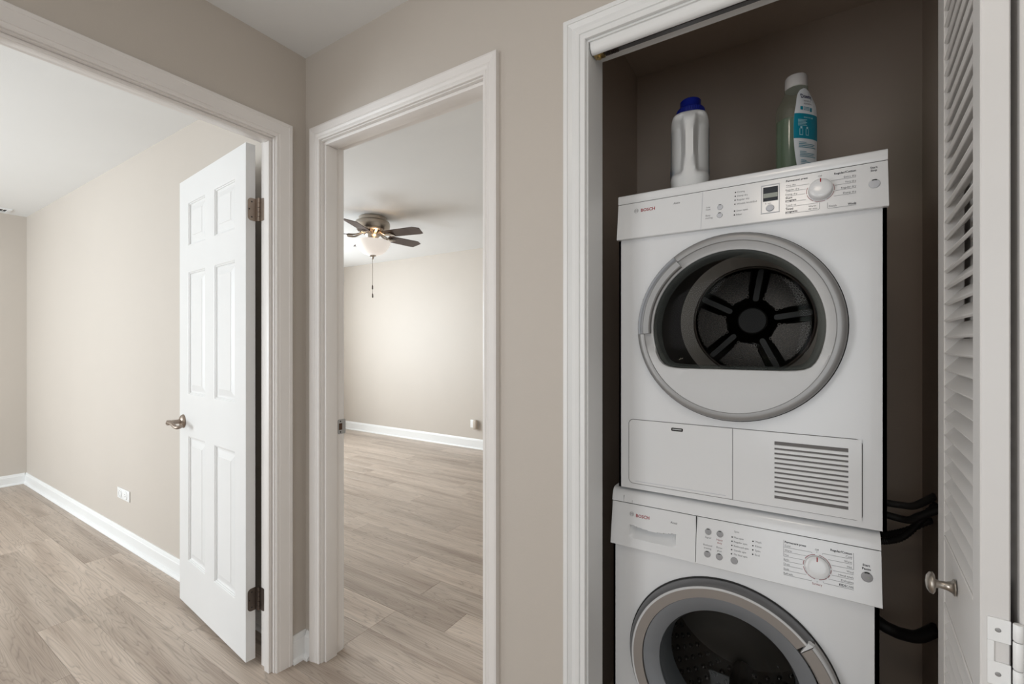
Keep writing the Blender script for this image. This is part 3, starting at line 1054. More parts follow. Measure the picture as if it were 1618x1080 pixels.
lines(cp, [[(0.2289, 1.6695), (0.2262, 1.5675)]], dsurf, 'panel_joint', 'button_light', 0.0005)
button(cp, 0.2712, 1.6200, 0.0068, dsurf, 'button_light')
button(cp, 0.2706, 1.5985, 0.0068, dsurf, 'button_light')
button(cp, 0.5822, 1.6204, 0.0102, dsurf, 'button_light', rz=0.0098)
# display window
bm = bmesh.new()
frame_bezel(bm, 0.3634, 0.4030, 1.5863, 1.6588, 0.0018, 0.0016, dsurf)
db = link_mesh('display_bezel', bm, M['button_light'], cp, 20)
db['label'] = 'raised grey outline around the display'
bm = bmesh.new()
loft(bm, [[dsurf(x, z, h) for x, z in ((0.3680, 1.6170), (0.3992, 1.6170), (0.3992, 1.6525), (0.3680, 1.6525))] for h in (0.0002, 0.0011)], True, True, True)
dw = link_mesh('display_window', bm, M['display'], cp, 0)
bm = bmesh.new()
loft(bm, [[dsurf(x, z, h) for x, z in ((0.3689, 1.6256), (0.3987, 1.6256), (0.3987, 1.6366), (0.3689, 1.6366))] for h in (0.0011, 0.0014)], True, True, True)
link_mesh('display_strip', bm, M['lcd'], dw, 0)
button(cp, 0.3829, 1.5990, 0.0088, dsurf, 'button_light', mark=False, h=0.004, rz=0.0082)


def dial(parent, x, z, r, surf, height, dome):
    bm = bmesh.new()
    loops = []
    prof = [(1.0, 0.0008), (0.985, height * 0.5), (0.95, height * 0.86), (0.88, height * 0.97), (0.6, height * 1.0 + dome * 0.6), (0.25, height * 1.0 + dome)]
    for k, hh in prof:
        loops.append([surf(x + r * k * math.cos(2 * PI * i / 48), z + r * k * math.sin(2 * PI * i / 48), hh) for i in range(48)])
    loft(bm, loops, True, True, True)
    d = link_mesh('program_dial', bm, M['appliance_plastic'], parent, 40)
    bm = bmesh.new()
    hh = height * 0.985 + 0.0012
    loft(bm, [[surf(a, b, q) for a, b in ((x - 0.0011, z + r * 0.55), (x + 0.0011, z + r * 0.55), (x + 0.0011, z + r * 0.93), (x - 0.0011, z + r * 0.93))] for q in (hh - 0.002, hh)], True, True, True)
    link_mesh('dial_pointer', bm, M['ink_red'], d, 0)
    return d


dial(cp, 0.4838, 1.6245, 0.0235, dsurf, 0.016, 0.0012)
arc_print(cp, 0.4838, 1.6245, 0.0262, 0.0272, [(196, 240), (246, 290), (296, 345), (156, 190), (-10, 25)], dsurf, 'ink_rose')

# drum
drum_c = (0.304, 1.350)
bm = bmesh.new()
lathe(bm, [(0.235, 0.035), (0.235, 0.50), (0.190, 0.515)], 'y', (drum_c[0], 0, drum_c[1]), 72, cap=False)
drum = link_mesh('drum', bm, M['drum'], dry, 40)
bm = bmesh.new()
lathe(bm, [(0.205, 0.030), (0.245, 0.036)], 'y', (drum_c[0], 0, drum_c[1] - 0.02), 72, cap=False)
link_mesh('drum_collar', bm, M['drum_dark'], drum, 40)
bm = bmesh.new()
lathe(bm, [(0.192, 0.512), (0.188, 0.508), (0.184, 0.512), (0.0, 0.512)], 'y', (drum_c[0], 0, drum_c[1]), 64)
link_mesh('drum_back_plate', bm, M['drum_dark'], drum, 40)
for k in range(5):
    a = math.radians(8 + 72 * k)
    # spoke: long rounded channel
    bm = bmesh.new()
    pts = []
    for i in range(9):
        t = math.radians(-90 + 180 * i / 8); pts.append((0.172 + 0.009 * math.cos(t), 0.009 * math.sin(t)))
    for i in range(9):
        t = math.radians(90 + 180 * i / 8); pts.append((0.078 + 0.009 * math.cos(t), 0.009 * math.sin(t)))
    R_ = lambda u, v: (drum_c[0] + u * math.cos(a) - v * math.sin(a), drum_c[1] + u * math.sin(a) + v * math.cos(a))
    lo = [R_(u, v) for u, v in pts]
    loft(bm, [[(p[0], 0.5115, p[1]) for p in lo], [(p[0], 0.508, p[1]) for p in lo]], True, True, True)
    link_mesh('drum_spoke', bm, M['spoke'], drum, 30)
    # perforated sector between spokes
    am = a + math.radians(36)
    bm = bmesh.new()
    hw = math.radians(27)
    ring = []
    for i in range(11):
        t = am - hw + 2 * hw * i / 10; ring.append((0.176, t))
    for i in range(7):
        t = am + hw * 0.72 - 2 * hw * 0.72 * i / 6; ring.append((0.074 + 0.006 * abs(i - 3) / 3, t))
    lo = [(drum_c[0] + r * math.cos(t), drum_c[1] + r * math.sin(t)) for r, t in ring]
    cxm = sum(p[0] for p in lo) / len(lo); czm = sum(p[1] for p in lo) / len(lo)
    sm = [(cxm + (p[0] - cxm) * 0.93, czm + (p[1] - czm) * 0.93) for p in lo]
    loft(bm, [[(p[0], 0.5118, p[1]) for p in lo], [(p[0], 0.506, p[1]) for p in sm]], True, False, True)
    for r in [0.086 + 0.0140 * q for q in range(7)]:
        n = max(2, int(r * 2 * hw * 0.88 / 0.0138))
        for i in range(n):
            t = am - hw * 0.82 + 2 * hw * 0.82 * (i + 0.5) / n
            nf = len(bm.faces)
            lathe(bm, [(0.0061, 0.0), (0.0056, -0.0022), (0.0047, -0.0022), (0.0040, -0.0002)], 'y', (drum_c[0] + r * math.cos(t), 0.506, drum_c[1] + r * math.sin(t)), 8, cap=False)
            bm.faces.ensure_lookup_table()
            for fi in range(nf, len(bm.faces)):
                bm.faces[fi].material_index = 1
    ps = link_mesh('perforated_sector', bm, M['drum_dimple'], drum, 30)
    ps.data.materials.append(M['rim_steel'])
bm = bmesh.new()
lathe(bm, [(0.046, 0.5115), (0.046, 0.490), (0.042, 0.487), (0.0, 0.487)], 'y', (drum_c[0] + 0.004, 0, drum_c[1]), 40)
link_mesh('drum_hub', bm, M['hub'], drum, 35)

# door: silver ring, pale inner panel with D-shaped window, handle
A0, A1 = math.radians(126), math.radians(184)
ringp = [(0.2362, -0.001), (0.2366, -0.016), (0.2345, -0.024), (0.2300, -0.0285), (0.2235, -0.0300), (0.2165, -0.0295), (0.2150, -0.0275), (0.2150, -0.010)]
dd = lathe_obj('porthole_door', ringp, M['silver'], dry, 'y', (dcx, 0, dcz), 100, A1, A0 + 2 * PI)
dd['label'] = 'round porthole door with silver ring'
lathe_obj('door_gasket', [(0.2395, -0.0005), (0.2395, -0.006), (0.2355, -0.006)], M['gap'], dd, 'y', (dcx, 0, dcz), 90, cap=False)
outl = dshape(0.1975, 0.1075)
bm = bmesh.new()
rr0 = 0.2152
NN = len(outl)
loops = []
loops.append([(dcx + rr0 * math.cos(a), -0.0270, dcz + rr0 * math.sin(a)) for a, r in outl])
loops.append([(dcx + (rr0 * 0.8 + r * 0.2) * math.cos(a), -0.0285 if math.sin(a) < -0.3 else -0.0215, dcz + (rr0 * 0.8 + r * 0.2) * math.sin(a)) for a, r in outl])
loops.append([(dcx + (r + 0.004) * math.cos(a), -0.0245 if math.sin(a) < -0.3 else -0.0085, dcz + (r + 0.004) * math.sin(a)) for a, r in outl])
loops.append([(dcx + r * math.cos(a), -0.0215 if math.sin(a) < -0.3 else -0.0060, dcz + r * math.sin(a)) for a, r in outl])
loops.append([(dcx + (r - 0.0005) * math.cos(a), -0.004, dcz + (r - 0.0005) * math.sin(a)) for a, r in outl])
loft(bm, loops, True)
ip = link_mesh('inner_panel', bm, M['silver_light'], dd, 40)
ip['label'] = 'pale silver panel below the window'
bm = bmesh.new()
o2 = dshape(0.1965, 0.1065)
loft(bm, [[(dcx + (r * k) * math.cos(a), y, dcz + (r * k) * math.sin(a)) for a, r in o2] for k, y in ((0.998, -0.005), (0.975, -0.0075), (0.955, -0.005), (0.925, 0.028))], True)
link_mesh('window_rim', bm, M['lens_rim'], dd, 50)
bm = bmesh.new()
loft(bm, [[(dcx + (r * k) * math.cos(a), y, dcz + (r * k) * math.sin(a)) for a, r in o2] for k, y in ((0.925, 0.028), (0.80, 0.040), (0.5, 0.046), (0.1, 0.048))], True, False, True)
link_mesh('window_glass', bm, M['lens_dryer'], dd, 60)
hp = [(0.2362, -0.001), (0.2366, -0.015), (0.2340, -0.019), (0.2270, -0.0165), (0.2215, -0.018), (0.2205, -0.030), (0.2180, -0.0315), (0.2040, -0.0300), (0.2010, -0.027), (0.2010, -0.012)]
dh = lathe_obj('door_handle', hp, M['silver'], dd, 'y', (dcx, 0, dcz), 30, A0 + 0.006, A1 - 0.006)
lathe_obj('handle_recess', [(0.2345, -0.0193), (0.2272, -0.0170), (0.2218, -0.0184)], M['silver_dark'], dh, 'y', (dcx, 0, dcz), 30, A0 + 0.01, A1 - 0.01, cap=False)

# lower flaps
fz0, fz1 = 0.873, 1.0535


def rrect(x0, x1, z0, z1, r, corners=(1, 1, 1, 1), n=5):
    P = []
    for (cx_, cz_, a), on in zip(((x1, z1, 0), (x0, z1, 90), (x0, z0, 180), (x1, z0, 270)), corners):
        if not on:
            P.append((cx_, cz_)); continue
        sx = -1 if cx_ == x1 else 1
        sz = -1 if cz_ == z1 else 1
        for k in range(n + 1):
            t = math.radians(a + 90 * k / n)
            P.append((cx_ + sx * r + r * math.cos(t), cz_ + sz * r + r * math.sin(t)))
    return P


def flap(name, x0, x1, corners, mat, parent):
    P = rrect(x0, x1, fz0, fz1, 0.012, corners)
    cx_, cz_ = (x0 + x1) / 2, (fz0 + fz1) / 2
    def ins(d):
        return [(p[0] - math.copysign(d, p[0] - cx_), p[1] - math.copysign(d, p[1] - cz_)) for p in P]
    bm = bmesh.new()
    loft(bm, [[(x, 0.002, z) for x, z in P], [(x, -0.0022, z) for x, z in P], [(x, -0.003, z) for x, z in ins(0.0012)]], True, False, True)
    return link_mesh(name, bm, mat, parent, 20)


bm = bmesh.new()
P = rrect(0.0305, 0.5625, fz0 - 0.0015, fz1 + 0.0015, 0.013)
loft(bm, [[(x, 0.002, z) for x, z in P], [(x, -0.0006, z) for x, z in P]], True, False, True)
link_mesh('flap_joint', bm, M['slot_grey'], dry, 0)
lf = flap('filter_flap', 0.032, 0.2995, (0, 1, 1, 0), M['appliance_plastic'], dry)
lf['label'] = 'smooth filter flap with small latch slot'
bm = bmesh.new()
P = rrect(0.1490, 0.1795, 1.0325, 1.0415, 0.003)
loft(bm, [[(x, -0.0029, z) for x, z in P], [(x, -0.0034, z) for x, z in P]], True, True, True)
sl = link_mesh('latch_slot', bm, M['gap'], lf, 0)
box_obj('latch_tongue', (0.1525, 0.1755, -0.0042, -0.0033, 1.0365, 1.0385), M['silver_light'], sl)
box_obj('lower_groove', (0.050, 0.284, -0.0036, -0.0028, 0.8795, 0.8808), M['button_light'], lf)
# vent flap: frame around a recess with slats
vx0, vx1, vz0, vz1 = 0.392, 0.5365, 0.893, 1.0320
rf = bmesh.new()
for ext in ((0.3008, vx0, fz0, fz1), (vx1, 0.5605, fz0, fz1), (vx0, vx1, fz0, vz0), (vx0, vx1, vz1, fz1)):
    box(rf, ext[0], ext[1], -0.003, 0.002, ext[2], ext[3])
vf = link_mesh('vent_flap', rf, M['appliance_plastic'], dry, 20)
vf['label'] = 'vent flap with horizontal louvered grille'
box_obj('vent_recess', (vx0, vx1, 0.0, 0.0018, vz0, vz1), M['gap'], vf)
NS = 12
step = (vz1 - vz0) / NS
vs0 = None
for k in range(NS - 1):
    zc = vz0 + (k + 1) * step - 0.0005
    if vs0 is None:
        bm = bmesh.new()
        prism(bm, [(-0.0032, -0.0036), (-0.0032, 0.0022), (-0.0020, 0.0032), (0.0004, 0.0036), (0.0004, -0.0034)], vx0, vx1)
        vs0 = link_mesh('vent_slat', bm, M['appliance_plastic'], vf, 30)
        vs0.location = (0, 0, zc)
    else:
        share(vs0, loc=(0, 0, zc), parent=vf)
# rubber pads between the machines
for x in (0.05, W6 - 0.05):
    for y in (0.06, 0.52):
        lathe_obj('rubber_foot', [(0.02, 0.8502), (0.02, 0.8575)], M['black'], dry, 'z', (x, y, 0), 16)

# ---- washer -------------------------------------------------
WXo = 1.2472
was = tag(empty('washing_machine', (WXo, DY, 0.0)), 'white front loading washer under the dryer, grey ringed porthole and detergent drawer', 'washing machine')
WP0, WP1, WT = 0.695, 0.812, 0.850
wcx, wcz = 0.302, 0.4140
bm = bmesh.new()
body_shell(bm, 0.610, 0.58, 0.012, WT - 0.004, 0.012)
plate_hole(bm, 0.002, 0.6085, 0.012, WP0 + 0.03, wcx, wcz, 0.226, 0.0)
box(bm, 0.002, 0.008, 0.0, 0.012, 0.012, WP0 + 0.03)
box(bm, 0.600, 0.6085, 0.0, 0.012, 0.012, WP0 + 0.03)
link_mesh('cabinet', bm, M['appliance'], was, 20)
for x in (0.06, 0.546):
    for y in (0.07, 0.51):
        lathe_obj('levelling_foot', [(0.02, 0.0), (0.02, 0.012)], M['black'], was, 'z', (x, y, 0), 16)
bm = bmesh.new()
prism(bm, [(0.0, WP1 + 0.0015), (-0.0045, WP1 + 0.0035), (-0.003, WP1 + 0.013), (0.002, WT - 0.012), (0.008, WT - 0.004), (0.016, WT), (0.578, WT), (0.578, WP1 + 0.0015)], 0.0, 0.6110)
wl = link_mesh('top_cover', bm, M['appliance_plastic'], was, 40)
bm = bmesh.new()
for x in (0.034, 0.0585):
    box(bm, x, x + 0.0005, -0.0046, -0.0010, WP1 + 0.003, WP1 + (0.022 if x < 0.04 else 0.012))
tag(link_mesh('cover_seam', bm, M['button'], wl, 0), kind='stuff')
box_obj('panel_seam', (0.003, 0.608, 0.0015, 0.010, WP1 - 0.0008, WP1 + 0.002), M['gap'], was)


def wsurf(x, z, h):
    t = (WP1 - z) / (WP1 - WP0)
    return (x, -0.020 * t - h * 0.9857, z + h * 0.1685)


SPX = 0.2312
bm = bmesh.new()
prism(bm, [(0.0, WP1), (-0.0195, WP0 + 0.0015), (-0.018, WP0), (0.006, WP0), (0.006, WP1)], SPX, 0.6115)
wcp = link_mesh('control_panel', bm, M['appliance_plastic'], was, 20)
# drawer front, with a scooped grip
bm = bmesh.new()
gx0, gx1, gz0, gz1 = 0.0530, 0.1800, 0.7210, 0.7560
nx, nz = 33, 24
xs_ = sorted(set([0.0, 0.02, gx0 - 0.004] + [gx0 + (gx1 - gx0) * i / 30 for i in range(31)] + [gx1 + 0.004, 0.205, SPX - 0.0016]))
zs_ = sorted(set([WP0 + 0.0012, 0.70, 0.708, gz0 - 0.003] + [gz0 + (gz1 - gz0) * i / 20 for i in range(21)] + [gz1 + 0.0006, 0.775, 0.79, WP1]))


def dimple(x, z):
    if not (gx0 < x < gx1 and gz0 < z <= gz1): return 0.0
    u = (x - gx0) / (gx1 - gx0)
    top = gz1 - 0.0075 * math.sin(PI * min(1, max(0, u)))       # sagging upper lip
    if z > top: return 0.0
    ex = min(1.0, min(u, 1 - u) / 0.10)
    v = (z - gz0) / (top - gz0)
    return -0.030 * (ex ** 0.7) * min(1.0, v * 1.15) ** 1.1


V = [[bm.verts.new(wsurf(x, z, dimple(x, z))) for x in xs_] for z in zs_]
for j in range(len(zs_) - 1):
    for i in range(len(xs_) - 1):
        bm.faces.new((V[j][i], V[j][i + 1], V[j + 1][i + 1], V[j + 1][i]))
# side and bottom returns
back = lambda v: (v.co.x, 0.010, v.co.z)
left = [r[0] for r in V]; right = [r[-1] for r in V]
for edge in (left, right, V[0], V[-1]):
    B = [bm.verts.new(back(v)) for v in edge]
    for i in range(len(edge) - 1):
        bm.faces.new((edge[i], edge[i + 1], B[i + 1], B[i]))
drw = link_mesh('detergent_drawer', bm, M['appliance_plastic'], was, 28)
drw['label'] = 'detergent drawer with scooped grip'
box_obj('drawer_gap', (SPX - 0.0016, SPX, -0.006, 0.006, WP0 + 0.0015, WP1), M['gap'], was)
lettering(drw, [('BOSCH', 0.0697, 0.1075, 0.7830, 'r'), ('Axxis', 0.1637, 0.1822, 0.7840, 'i')], wsurf)
logo(drw, 0.0576, 0.7850, 0.0060, wsurf)
T_WAS = [
    ('Signal', 0.2522, 0.2666, 0.7655, 'n'), ('Heavy', 0.2802, 0.2944, 0.7651, 'd'), ('duty', 0.2817, 0.2928, 0.7580, 'd'), ('Reduced', 0.2488, 0.2697, 0.7464, 'n'), ('ironing', 0.2506, 0.2681, 0.7390, 'n'),
    ('Rinse', 0.2802, 0.2938, 0.7466, 'n'), ('plus', 0.2819, 0.2920, 0.7389, 'n'), ('Spin', 0.3207, 0.3317, 0.7931, 'n'), ('Max spin', 0.3204, 0.3418, 0.7788, 'n'), ('Regular spin', 0.3206, 0.3499, 0.7686, 'n'),
    ('Reduced spin', 0.3207, 0.3536, 0.7586, 'n'), ('Gentle spin', 0.3209, 0.3480, 0.7486, 'n'), ('No final spin', 0.3211, 0.3506, 0.7390, 'n'), ('Wash', 0.3678, 0.3812, 0.7790, 'n'), ('Rinse', 0.3679, 0.3813, 0.7688, 'n'),
    ('Spin', 0.3677, 0.3789, 0.7587, 'n'), ('End', 0.3676, 0.3772, 0.7486, 'n'), ('Permanent press', 0.4301, 0.4731, 0.7925, 'b'), ('Cold', 0.4301, 0.4413, 0.7844, 'n'), ('Warm', 0.4301, 0.4444, 0.7741, 'n'),
    ('Hot', 0.4302, 0.4383, 0.7637, 'n'), ('Spin', 0.4278, 0.4387, 0.7533, 'n'), ('Drain', 0.4279, 0.4406, 0.7431, 'n'), ('Soak', 0.4279, 0.4392, 0.7323, 'n'), ('Refresh', 0.4280, 0.4465, 0.7225, 'n'), ('Off', 0.4906, 0.4980, 0.7889, 'n'),
    ('Regular/Cotton', 0.5201, 0.5598, 0.7950, 'b'), ('Cold', 0.5482, 0.5597, 0.7876, 'n'), ('Warm', 0.5453, 0.5595, 0.7770, 'n'), ('Hot', 0.5507, 0.5594, 0.7665, 'n'), ('Wool', 0.5495, 0.5620, 0.7565, 'n'),
    ('Hand wash', 0.5347, 0.5618, 0.7456, 'n'), ('Delicates', 0.5392, 0.5619, 0.7352, 'n'), ('KIDS', 0.5356, 0.5484, 0.7250, 'b'), ('CARE', 0.5488, 0.5618, 0.7250, 'n'), ('Sanitary', 0.4847, 0.5039, 0.7145, 'd'),
    ('Start', 0.5784, 0.5915, 0.7775, 'b'), ('Pause', 0.5774, 0.5927, 0.7700, 'b')]
lettering(wcp, T_WAS, wsurf)
dots(wcp, [(0.3160, 0.7787), (0.3158, 0.7686), (0.3156, 0.7587), (0.3153, 0.7486), (0.3152, 0.7385), (0.3628, 0.7787), (0.3627, 0.7686), (0.3626, 0.7587), (0.3625, 0.7485)], wsurf)
for x, z in ((0.2596, 0.7796), (0.2875, 0.7796), (0.2587, 0.7247), (0.2870, 0.7247)):
    button(wcp, x, z, 0.0078, wsurf, 'button')
button(wcp, 0.3217, 0.7239, 0.0082, wsurf, 'button', mark=False)
button(wcp, 0.5856, 0.7534, 0.0104, wsurf, 'button')
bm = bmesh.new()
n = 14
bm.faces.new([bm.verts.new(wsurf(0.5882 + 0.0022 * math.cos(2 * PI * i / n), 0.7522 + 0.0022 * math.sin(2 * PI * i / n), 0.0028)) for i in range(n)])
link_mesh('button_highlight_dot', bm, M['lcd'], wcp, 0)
lines(wcp, [[(0.4280, 0.7965), (0.4280, 0.7600)], [(0.4280, 0.7804), (0.4840, 0.7813), (0.4850, 0.7790)], [(0.4290, 0.7704), (0.4745, 0.7708)], [(0.4280, 0.7600), (0.4677, 0.7604)],
            [(0.4278, 0.7494), (0.4655, 0.7499)], [(0.4278, 0.7394), (0.4662, 0.7400)], [(0.4278, 0.7290), (0.4737, 0.7297)], [(0.4278, 0.7188), (0.4825, 0.7190), (0.4838, 0.7210)],
            [(0.5625, 0.7975), (0.5625, 0.7630), (0.5219, 0.7625)], [(0.5598, 0.7840), (0.5055, 0.7836), (0.5048, 0.7815)], [(0.5598, 0.7734), (0.5156, 0.7730)],
            [(0.5620, 0.7520), (0.5247, 0.7516)], [(0.5620, 0.7413), (0.5224, 0.7413)], [(0.5620, 0.7310), (0.5159, 0.7313)], [(0.5620, 0.7205), (0.5070, 0.7205), (0.5056, 0.7235)],
            [(0.4943, 0.7830), (0.4943, 0.7855)], [(0.4943, 0.7185), (0.4943, 0.7215)]], wsurf)
dial(wcp, 0.4943, 0.7515, 0.0245, wsurf, 0.010, 0.0004)
arc_print(wcp, 0.4943, 0.7515, 0.0262, 0.0274, [(98, 150), (160, 182), (190, 225), (228, 262), (278, 312), (318, 335), (342, 360), (8, 82)], wsurf, 'ink_rose')

# drum inside the washer
bm = bmesh.new()
lathe(bm, [(0.235, 0.06), (0.235, 0.42), (0.06, 0.435)], 'y', (wcx, 0, wcz + 0.005), 72, cap=False)
wd = link_mesh('drum', bm, M['drum'], was, 40)
bm = bmesh.new()
for j in range(9):
    for i in range(40):
        a = 2 * PI * (i + 0.5 * (j % 2)) / 40
        y = 0.10 + j * 0.036
        c, s = math.cos(a), math.sin(a)
        # teardrop stud standing in from the drum wall
        base = [(0.011, 0), (0.006, 0.008), (-0.005, 0.0075), (-0.010, 0), (-0.005, -0.0075), (0.006, -0.008)]
        def P3(u, v, h):
            r = 0.2348 - h
            aa = a + v / r
            return (wcx + r * math.cos(aa), y + u, wcz + 0.005 + r * math.sin(aa))
        loft(bm, [[P3(u, v, 0) for u, v in base], [P3(u * 0.7, v * 0.7, 0.005) for u, v in base]], True, False, True)
wst = link_mesh('drum_studs', bm, M['drum_dimple'], wd, 60)
tag(wst, kind='stuff')
for k in range(3):
    a = math.radians(30 + 120 * k)
    bm = bmesh.new()
    secs = []
    for y in (0.08, 0.12, 0.38, 0.42):
        hgt = 0.045 if y in (0.12, 0.38) else 0.02
        sec = []
        for v, h in ((-0.03, 0.0), (-0.018, hgt * 0.7), (0, hgt), (0.018, hgt * 0.7), (0.03, 0.0)):
            r = 0.2347 - h; aa = a + v / 0.23
            sec.append((wcx + r * math.cos(aa), y, wcz + 0.005 + r * math.sin(aa)))
        secs.append(sec)
    loft(bm, secs, True, True, True)
    link_mesh('drum_paddle', bm, M['drum'], wd, 40)
# door
wA0, wA1 = math.radians(-44), math.radians(43)
bez = [(0.2470, -0.0005), (0.2465, -0.012), (0.2410, -0.024), (0.2385, -0.0275), (0.2365, -0.030), (0.232, -0.0305)]
wdoor = lathe_obj('porthole_door', [(0.2320, -0.0303), (0.2370, -0.0296), (0.2405, -0.0250), (0.2470, -0.0125), (0.2475, -0.0005)], M['silver_dark'], was, 'y', (wcx, 0, wcz), 96, wA1, wA0 + 2 * PI, cap=False)
wdoor['label'] = 'round porthole door with grey ring'
lathe_obj('door_gasket', [(0.2500, -0.0005), (0.2500, -0.005), (0.2470, -0.005)], M['gap'], wdoor, 'y', (wcx, 0, wcz), 90, cap=False)
lathe_obj('door_ring', [(0.2330, -0.0300), (0.2318, -0.0310), (0.2085, -0.0285), (0.2075, -0.0262), (0.2075, -0.012)], M['bronze_silver'], wdoor, 'y', (wcx, 0, wcz), 96, wA1, wA0 + 2 * PI, cap=False)
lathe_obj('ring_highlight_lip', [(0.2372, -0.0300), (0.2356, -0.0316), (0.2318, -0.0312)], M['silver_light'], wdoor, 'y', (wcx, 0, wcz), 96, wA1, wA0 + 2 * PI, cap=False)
lathe_obj('inner_bezel', [(0.2060, -0.0250), (0.2050, -0.0275), (0.2030, -0.0275), (0.1760, -0.0180), (0.1660, -0.0120), (0.1650, 0.0)], M['bezel_blue'], wdoor, 'y', (wcx, 0, wcz + 0.003), 96, cap=False)
lathe_obj('window_seal', [(0.1650, -0.004), (0.1560, 0.010), (0.1500, 0.060), (0.160, 0.070)], M['gasket'], wdoor, 'y', (wcx, 0, wcz + 0.005), 80, cap=False)
lathe_obj('window_glass', [(0.1640, -0.0100), (0.1600, 0.0020), (0.1420, 0.035), (0.1100, 0.070), (0.060, 0.092), (0.0001, 0.099)], M['lens'], wdoor, 'y', (wcx, 0, wcz + 0.005), 80, cap=False, smooth=60)
hnd = [(0.2475, -0.001), (0.2478, -0.016), (0.2440, -0.0285), (0.2380, -0.0325), (0.2140, -0.0315), (0.2105, -0.0285), (0.2105, -0.012)]
wh = lathe_obj('door_handle', hnd, M['bronze_silver'], wdoor, 'y', (wcx, 0, wcz), 40, wA0 + 0.004, wA1 - 0.045)
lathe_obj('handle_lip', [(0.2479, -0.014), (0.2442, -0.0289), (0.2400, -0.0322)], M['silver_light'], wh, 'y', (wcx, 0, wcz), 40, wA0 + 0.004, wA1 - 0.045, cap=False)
# pointed notch at the top of the handle
bm = bmesh.new()
def pol(r, a, y):
    return (wcx + r * math.cos(a), y, wcz + r * math.sin(a))
aN = wA1 - 0.045
t1 = [pol(0.2115, aN + 0.012, -0.030), pol(0.247, aN - 0.002, -0.018), pol(0.243, aN + 0.058, -0.018)]
t2 = [pol(0.2135, aN + 0.014, -0.0345), pol(0.2445, aN + 0.004, -0.0285), pol(0.2400, aN + 0.050, -0.0285)]
loft(bm, [t1, t2], True, True, True)
link_mesh('handle_notch', bm, M['silver_light'], wh, 0)


# ------------------------------------------------------------------ hoses beside the machines
def hose(name, pts, r, mat, label, ribs=0):
    o = tube_obj(name, pts, r, mat, None, 12, ribs)
    return tag(o, label, 'hose', 'hoses beside the stacked machines')


hose('drain_hose', [(1.86, 0.80, 0.775), (1.90, 0.76, 0.771), (1.9412, 0.72, 0.7704), (1.975, 0.71, 0.772), (2.002, 0.70, 0.7776), (2.030, 0.69, 0.803), (2.0465, 0.68, 0.822)], 0.0105, M['hose_grey'], 'dark grey hose, topmost of those right of the machines')
hose('water_hose', [(1.872, 0.64, 0.775), (1.90, 0.63, 0.765), (1.928, 0.62, 0.7613), (1.961, 0.61, 0.7592), (1.9782, 0.60, 0.7633), (1.9943, 0.59, 0.7794), (2.0303, 0.58, 0.8081), (2.0455, 0.575, 0.818)], 0.0105, M['hose'], 'smooth black hose just under the grey one')
hose('corrugated_hose', [(1.84, 0.80, 0.640), (1.89, 0.778, 0.645), (1.9356, 0.755, 0.6565), (1.9616, 0.745, 0.6699), (1.9887, 0.735, 0.6879), (2.0228, 0.725, 0.7179), (2.0470, 0.718, 0.739)], 0.0105, M['hose'], 'ribbed black hose rising gently to the closet wall', 0.006)
hose('corrugated_hose', [(1.872, 0.71, 0.640), (1.90, 0.70, 0.648), (1.9292, 0.69, 0.6574), (1.9494, 0.68, 0.6689), (1.971, 0.67, 0.6872), (1.993, 0.66, 0.7203), (2.012, 0.65, 0.7564), (2.042, 0.64, 0.8089)], 0.0105, M['hose'], 'ribbed black hose crossing steeply over the gentler one', 0.006)
hose('thick_hose', [(1.84, 0.79, 0.430), (1.89, 0.75, 0.402), (1.9288, 0.72, 0.3842), (1.955, 0.71, 0.379), (1.9756, 0.70, 0.3804), (2.0099, 0.68, 0.3955), (2.0455, 0.66, 0.4411)], 0.018, M['hose'], 'thick black hose sagging low beside the washer door')

# ------------------------------------------------------------------ detergent jug with blue cap
jug = tag(empty('detergent_jug', (1.428, 0.335, ZT + 0.0005), math.radians(10)), 'white plastic detergent jug with blue screw cap on the dryer top', 'jug')


def sm(a, b, x):
    t = min(1, max(0, (x - a) / (b - a)))
    return t * t * (3 - 2 * t)


bm = bmesh.new()
loops = []
NA = 96
hs = [0.0, 0.003, 0.010, 0.03, 0.05, 0.06, 0.068, 0.076, 0.085, 0.1, 0.12, 0.14, 0.16, 0.18, 0.2, 0.21, 0.218, 0.225, 0.231, 0.237, 0.243, 0.248, 0.252]
for h in hs:
    a = 0.0545 * (0.90 + 0.10 * sm(0, 0.012, h)) * (1 - 0.10 * (1 - sm(0.0, 0.07, h))) * (1 - 0.10 * sm(0.222, 0.246, h)) * (1 - 0.35 * sm(0.244, 0.253, h))
    b = 0.088 * (0.94 + 0.06 * sm(0, 0.012, h)) * (1 - 0.22 * sm(0.215, 0.253, h))
    if h > 0.246: b *= 1 - 0.35 * sm(0.246, 0.253, h)
    lp = []
    for i in range(NA):
        t = 2 * PI * i / NA
        c, s = math.cos(t), math.sin(t)
        e = 0.62
        x = a * math.copysign(abs(c) ** e, c)
        y = b * math.copysign(abs(s) ** e, s)
        win = sm(0.055, 0.092, h) * (1 - sm(0.212, 0.238, h))
        ridge = 0.0175 - 0.004 * math.sin(PI * min(1, max(0, (h - 0.06) / 0.18)))
        if y < 0:
            dent = sm(ridge - 0.002, ridge + 0.010, abs(x)) * win
            y += 0.052 * dent
        # foot arch in front
        lp.append((x, y, h))
    loops.append(lp)
loft(bm, loops, True, True, True)
link_mesh('jug_body', bm, M['jug'], jug, 50)
bm = bmesh.new()
lathe(bm, [(0.024, 0.250), (0.024, 0.262)], 'z', (0.002, 0.005, 0), 32)
link_mesh('jug_neck', bm, M['jug'], jug, 40)
bm = bmesh.new()
